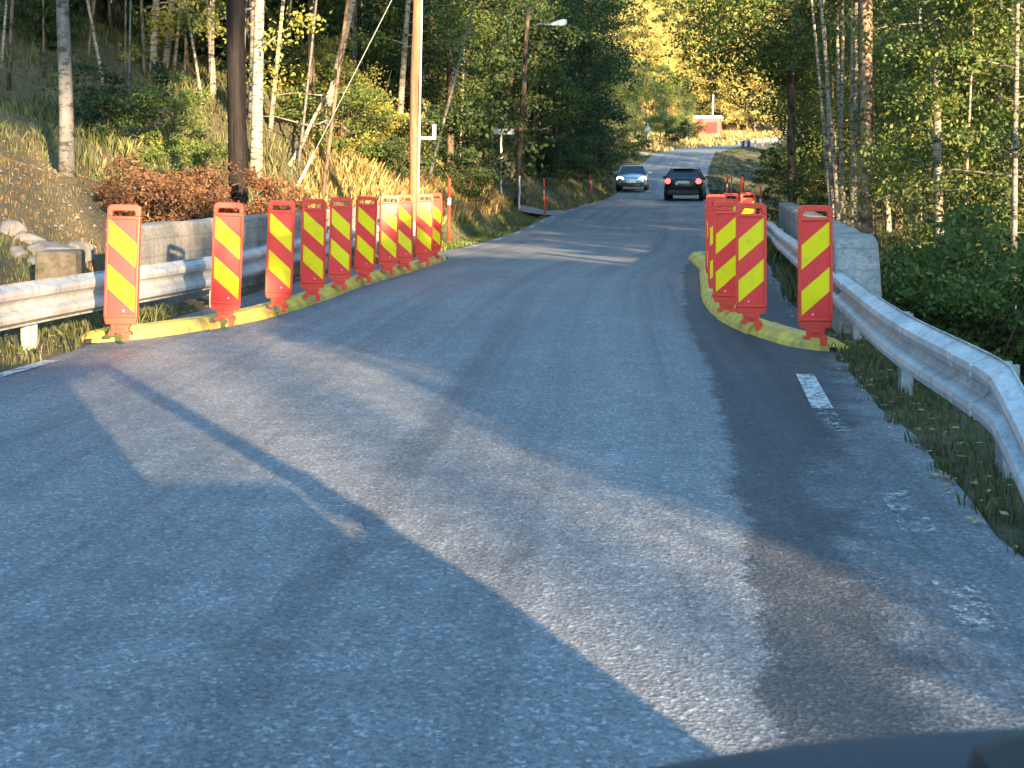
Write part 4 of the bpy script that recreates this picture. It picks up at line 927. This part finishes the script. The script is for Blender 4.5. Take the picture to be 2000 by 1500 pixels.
trunk_tree(1850, 520, 14.5, 1838, 20, 'birch', 'blotchy white birch rising above the near guardrail', seed=21, cr=1.0, cb=.18, H=9, nl=13000, ls=.055)
trunk_tree(1985, 620, 13, 1975, 14, 'birch', 'mottled birch at the right edge of the picture', seed=22, cr=1.0, cb=.15, H=8, nl=13000, ls=.055)
trunk_tree(1920, 560, 17, 1935, 13, 'aspen', 'grey trunk between the two mottled right birches', seed=23, cr=1.0, cb=.2, H=9, nl=13000, ls=.055)
g7 = 'leafy young trees in the ravine on the right'
for px, d, key, sc in ((1925, 22, 'near1', 1.0), (1965, 17, 'near2', 1.0), (1950, 19, 'near1', .95), (2020, 15, 'near2', 1.05), (2080, 14, 'near1', 1.0), (1890, 28, 'near1', 1.1), (1950, 24, 'near1', 1.2), (2030, 21, 'near1', 1.2), (1790, 31, 'near1', 1.2), (1740, 37, 'near2', 1.4), (1810, 32, 'near1', 1.3), (1900, 29, 'near1', 1.4), (2000, 27, 'near1', 1.4), (1640, 38, 'near2', 1.2), (2110, 18, 'near1', 1.1)):
    place(key, W(px, 0, d).x, d, sc, label='leafy young tree growing in the ravine right of the bridge', group=g7)
g8 = 'low bushes in the ravine on the right'
for i in range(15):
    d = rr_.uniform(11, 32); px = rr_.uniform(1740 if d > 16 else 1850, 2120); x = W(px, 0, d).x
    place(rr_.choice(['shrub', 'dimshrub']), x, d, rr_.uniform(.7, 1.05), label='low leafy bush in the ravine below the right guardrail', cat='bush', group=g8)
g12 = 'thin grey trunks in the ravine on the right'
r2 = random.Random(21)
for i in range(20):
    px = 1785+i*15.5+r2.uniform(-7, 7); d = r2.uniform(13.5, 25) if px > 1800 else r2.uniform(19, 26)
    trunk_tree(px, 640, d, px+r2.uniform(-25, 25), r2.uniform(6, 12), r2.choice(['aspen', 'birch', 'aspen', 'bark']), 'thin grey trunk rising from the shaded ravine floor', seed=200+i, crown='leaf_olive', nl=3500, cb=.5, H=9, cr=.9, group=g12, name='ravine_tree', ls=.06, curve=r2.uniform(-.4, .4))
# bushes on the left bank
place('willow', W(722, 0, 26.5).x, 26.5, .80, label='large pale yellow willow bush beside the wooden post', cat='bush')
place('willow', W(612, 0, 27).x, 27, .66, label='yellow green bush between the leaning birch and the willow bush', cat='bush')
place('shrub', W(665, 0, 25).x, 25, .9, label='green bush in the gap between the two yellow bushes', cat='bush')
place('shrub', W(380, 0, 19).x, 19, .55, label='small green bush above the brown thicket', cat='bush')
for (px, d, sc), lb_ in zip(((360, 15.8, .9), (420, 16.2, .9), (505, 17.2, .72), (300, 15.8, .6), (560, 17.9, .6)), ('brown thicket bush left of the tarred pole, largest of its row', 'brown thicket bush touching the left side of the tarred pole', 'reddish brown bush right of the tarred pole', 'leftmost low brown thicket bush on the bank', 'rightmost low reddish bush before the dry grass')):
    place('brown', W(px, 0, d).x, d, sc, label=lb_, cat='bush', group='brown thicket bushes')
g9 = 'dim bushes at the edge of the left wood'
for i in range(16):
    d = rr_.uniform(20, 34); px = rr_.uniform(-60, 500) if d < 24 else rr_.uniform(-100, 820)
    if d < 20 and px > 300: d += 4
    place(rr_.choice(['dimshrub', 'shrub', 'dimshrub']), W(px, 0, d).x, d, rr_.uniform(.5, .95), label='dim green bush at the edge of the left wood', cat='bush', group=g9)
g10 = 'low bushes along the far verges'
for px, d, sc in ((905, 31, .8), (880, 34, 1.0), (1050, 49, 1.2), (1090, 53, 1.2), (1120, 60, 1.4), (1150, 68, 1.5), (1170, 76, 1.6), (1200, 90, 1.6), (1230, 97, 1.3), (960, 50, 1.4), (1320, 128, 1.5), (1350, 140, 1.4), (1560, 44, 1.0), (1590, 34, 1.0), (1540, 60, 1.3), (1530, 82, 1.4), (1540, 96, 1.4)):
    place('dimshrub', W(px, 0, d).x, d, sc, label='low bush on the verge far down the road', cat='bush', group=g10)
# unseen trees added beside and behind the camera: they shade road and woods
g11 = 'added shade trees beside and behind the viewpoint'
SH = []
_q = (math.cos(R(180-SUN_AZ)), math.sin(R(180-SUN_AZ)))      # axis across the sunbeams
proto('hedge', 'alder_tree', 91, 6.6, .09, .03, 1.5, 26000, .14, 'leaf_dark', 'bark', nb=60, shape='bush', lean=0.0)  # dense unseen crown, shaped to block the low sun from the road
for p_, y_, sc in ((3.55, -6.0, .86), (4.9, -6.6, .80), (6.3, -5.8, .86), (7.6, -6.4, .82), (9.0, -7.0, .80), (5.5, -10, .98), (7.3, -9.5, .95), (4.0, -14, 1.12), (6.0, -14, 1.1), (8.4, -13, 1.05)):
    SH.append(((p_-_q[1]*y_)/_q[0], y_, 'hedge', sc))
for p_, y_, sc in ((-0.95, -20, 1.15), (-1.9, -19, 1.15), (-3.6, -20, 1.2), (-5.2, -18.5, 1.15), (-1.5, -23, 1.2), (-2.9, -24, 1.2), (-6.9, -20, 1.2), (-8.6, -22, 1.3)):
    SH.append(((p_-_q[1]*y_)/_q[0], y_, 'hedge', sc))
proto('pine', 'pine_tree', 95, 25, .22, .60, 3.2, 26000, .24, 'leaf_dark', 'bark', nb=60, lean=0.0)  # unseen, crown raised high to darken only the woods beyond
for p_, y_ in ((-6.5, -42), (-4.2, -40), (-2.2, -43), (0.2, -41), (2.0, -44), (-8.6, -41), (-3.2, -48), (1.0, -49), (-11, -43), (8.6, -46), (10.4, -44), (25, -40), (27.5, -43), (30, -40), (32.5, -43), (35, -40), (38, -42)):
    SH.append(((p_-_q[1]*y_)/_q[0], y_, 'pine', 1.0))
cr_ = random.Random(12)
for x, y, key, sc in SH: place(key, x, y, sc, rz=cr_.uniform(0, 6.28), label='added shade tree out of view behind the camera', group=g11)

# --- ground cover
def blades(name, region, n, h, w, m, seed, spread=.25, cond=None):
    r = np.random.default_rng(seed); x0, x1, y0, y1 = region; x = r.uniform(x0, x1, n); y = y0+(y1-y0)*r.uniform(0, 1, n)
    # clumping
    k = n//14; cxx = r.uniform(x0, x1, k); cyy = r.uniform(y0, y1, k); i = r.integers(0, k, n); cl = r.uniform(0, 1, n) < .7
    x = np.where(cl, cxx[i]+r.normal(size=n)*.12, x); y = np.where(cl, cyy[i]+r.normal(size=n)*.12, y)
    u, kk = road_rel(x, y); e_ = np.abs(u)-hw[kk]; ok = e_ > -.06+.14*np.sin(x*7+y*5)**2
    if cond is not None: ok &= cond(x, y, u, e_)
    x, y = x[ok], y[ok]; z = np.where(e_[ok] < 0.05, Zz[kk[ok]], hfun(x, y)); n = len(x)
    hh = h*r.uniform(.4, 1.3, n)*(0.7+.5*np.sin(x*1.7)*np.sin(y*1.3+1)); a = r.uniform(0, 6.28, n); dx = np.cos(a)*w/2; dy = np.sin(a)*w/2
    lx = r.normal(size=n)*spread*hh; ly = r.normal(size=n)*spread*hh
    B0 = np.stack([x-dx, y-dy, z-.02], 1); B1 = np.stack([x+dx, y+dy, z-.02], 1); M1 = np.stack([x+dx*.7+lx*.4, y+dy*.7+ly*.4, z+hh*.6], 1); T = np.stack([x+lx, y+ly, z+hh], 1)
    V = np.stack([B0, B1, M1, T], 1).reshape(-1, 3)
    return tag(polys(name, V, 4, M[m]), kind='stuff')
L_only = lambda x, y, u, e: (u < 0)
R_only = lambda x, y, u, e: (u > 0)
notdrive = lambda x, y: ~((y > 38.6) & (y < 43.0) & (x > -9) & (x < 4))
blades('dry_grass', (-8, 0, 15.5, 36), 90000, .30, .014, 'grass_dry', 1, cond=lambda x, y, u, e: (u < 0) & (e > 0.9) & (-x < 3.1+.10*(y-15)))
blades('green_grass', (-5, 4, 19, 38.5), 70000, .11, .012, 'grass_green', 2, cond=lambda x, y, u, e: (u < 0) & (e > .08) & ((e < 3.0) | (y > 25)))
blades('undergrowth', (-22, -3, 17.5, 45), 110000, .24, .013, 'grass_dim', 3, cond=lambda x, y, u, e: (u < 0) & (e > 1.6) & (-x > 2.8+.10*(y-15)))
blades('verge_grass', (-6, -3, 3, 11.5), 16000, .12, .010, 'grass_dim', 4, cond=L_only)
blades('bank_moss', (-10, -3.5, 10, 19), 20000, .05, .012, 'grass_brown', 5, cond=L_only)
blades('right_verge_grass', (1.4, 4.5, 1, 12), 60000, .07, .007, 'grass_dim', 6, cond=lambda x, y, u, e: (u > 0) & (e < 2.2))
blades('right_ravine_grass', (2.5, 14, 9, 34), 45000, .28, .018, 'grass_dim', 7, cond=R_only)
blades('far_right_grass', (5, 24, 26, 118), 60000, .16, .05, 'leaf_dark', 8, cond=lambda x, y, u, e: (u > 0) & (e < 9))
blades('far_left_grass', (-3, 16, 43, 112), 60000, .26, .05, 'grass_dim', 9, cond=lambda x, y, u, e: (u < 0) & (e < 9))
blades('bend_grass', (12, 90, 112, 190), 50000, .5, .16, 'grass_dry', 10, cond=L_only)
# fallen leaves
def litter(name, n, fn, seed, size=.05):
    r = np.random.default_rng(seed); x, y = fn(r, n); u, kk = road_rel(x, y); e_ = np.abs(u)-hw[kk]
    z = np.where(e_ < 0, Zz[kk]+.015, hfun(x, y)+.03); C = np.stack([x, y, z], 1); V = leaf_quads(C, size, r, flat=.85)
    V = V.reshape(-1, 4, 3); V[:, :, 2] = C[:, None, 2]+(V[:, :, 2]-C[:, None, 2])*.3; tag(polys(name, V.reshape(-1, 3), 4, M['dead_leaf']), kind='stuff')
def fR(r, n):
    y = r.uniform(2.5, 12, n); e0 = np.interp(y, RD[:, 0], RD[:, 2]); return e0+np.abs(r.normal(size=n))*.45-.18, y
def fL(r, n):
    y = r.uniform(6, 22, n); e0 = np.interp(y, RD[:, 0], RD[:, 1]); return e0-np.abs(r.normal(size=n))*.35+.1, y
litter('fallen_leaves', 420, fR, 5, .045); litter('fallen_leaves', 500, fL, 6, .05)
# pebbles on the left bank (too many to count)
r = np.random.default_rng(9); n = 420; x = r.uniform(-9, -4.2, n); y = r.uniform(12, 18.5, n); z = hfun(x, y); s_ = r.uniform(.008, .035, n)*np.where(r.uniform(size=n) < .05, 2.0, 1)
oct_ = np.array([(1, 0, 0), (0, 1, 0), (-1, 0, 0), (0, -1, 0), (0, 0, .8), (0, 0, -.8)]); tri = [(0, 1, 4), (1, 2, 4), (2, 3, 4), (3, 0, 4)]
P_ = np.stack([x, y, z], 1)[:, None]+oct_[None]*s_[:, None, None]*r.uniform(.6, 1.3, (n, 6, 1)); V = np.concatenate([P_[:, list(t)] for t in tri], 1).reshape(-1, 3)
M['pebble'] = plain('pebble', (0.16, 0.145, 0.13), 0.9, ns=9, var=.5)
tag(polys('pebbles', V, 3, M['pebble']), kind='stuff')
# unused prototypes would be stray things
for k_, P in PROTO.items():
    if not P['used']:
        for ch in list(P['root'].children): bpy.data.objects.remove(ch)
        bpy.data.objects.remove(P['root'])
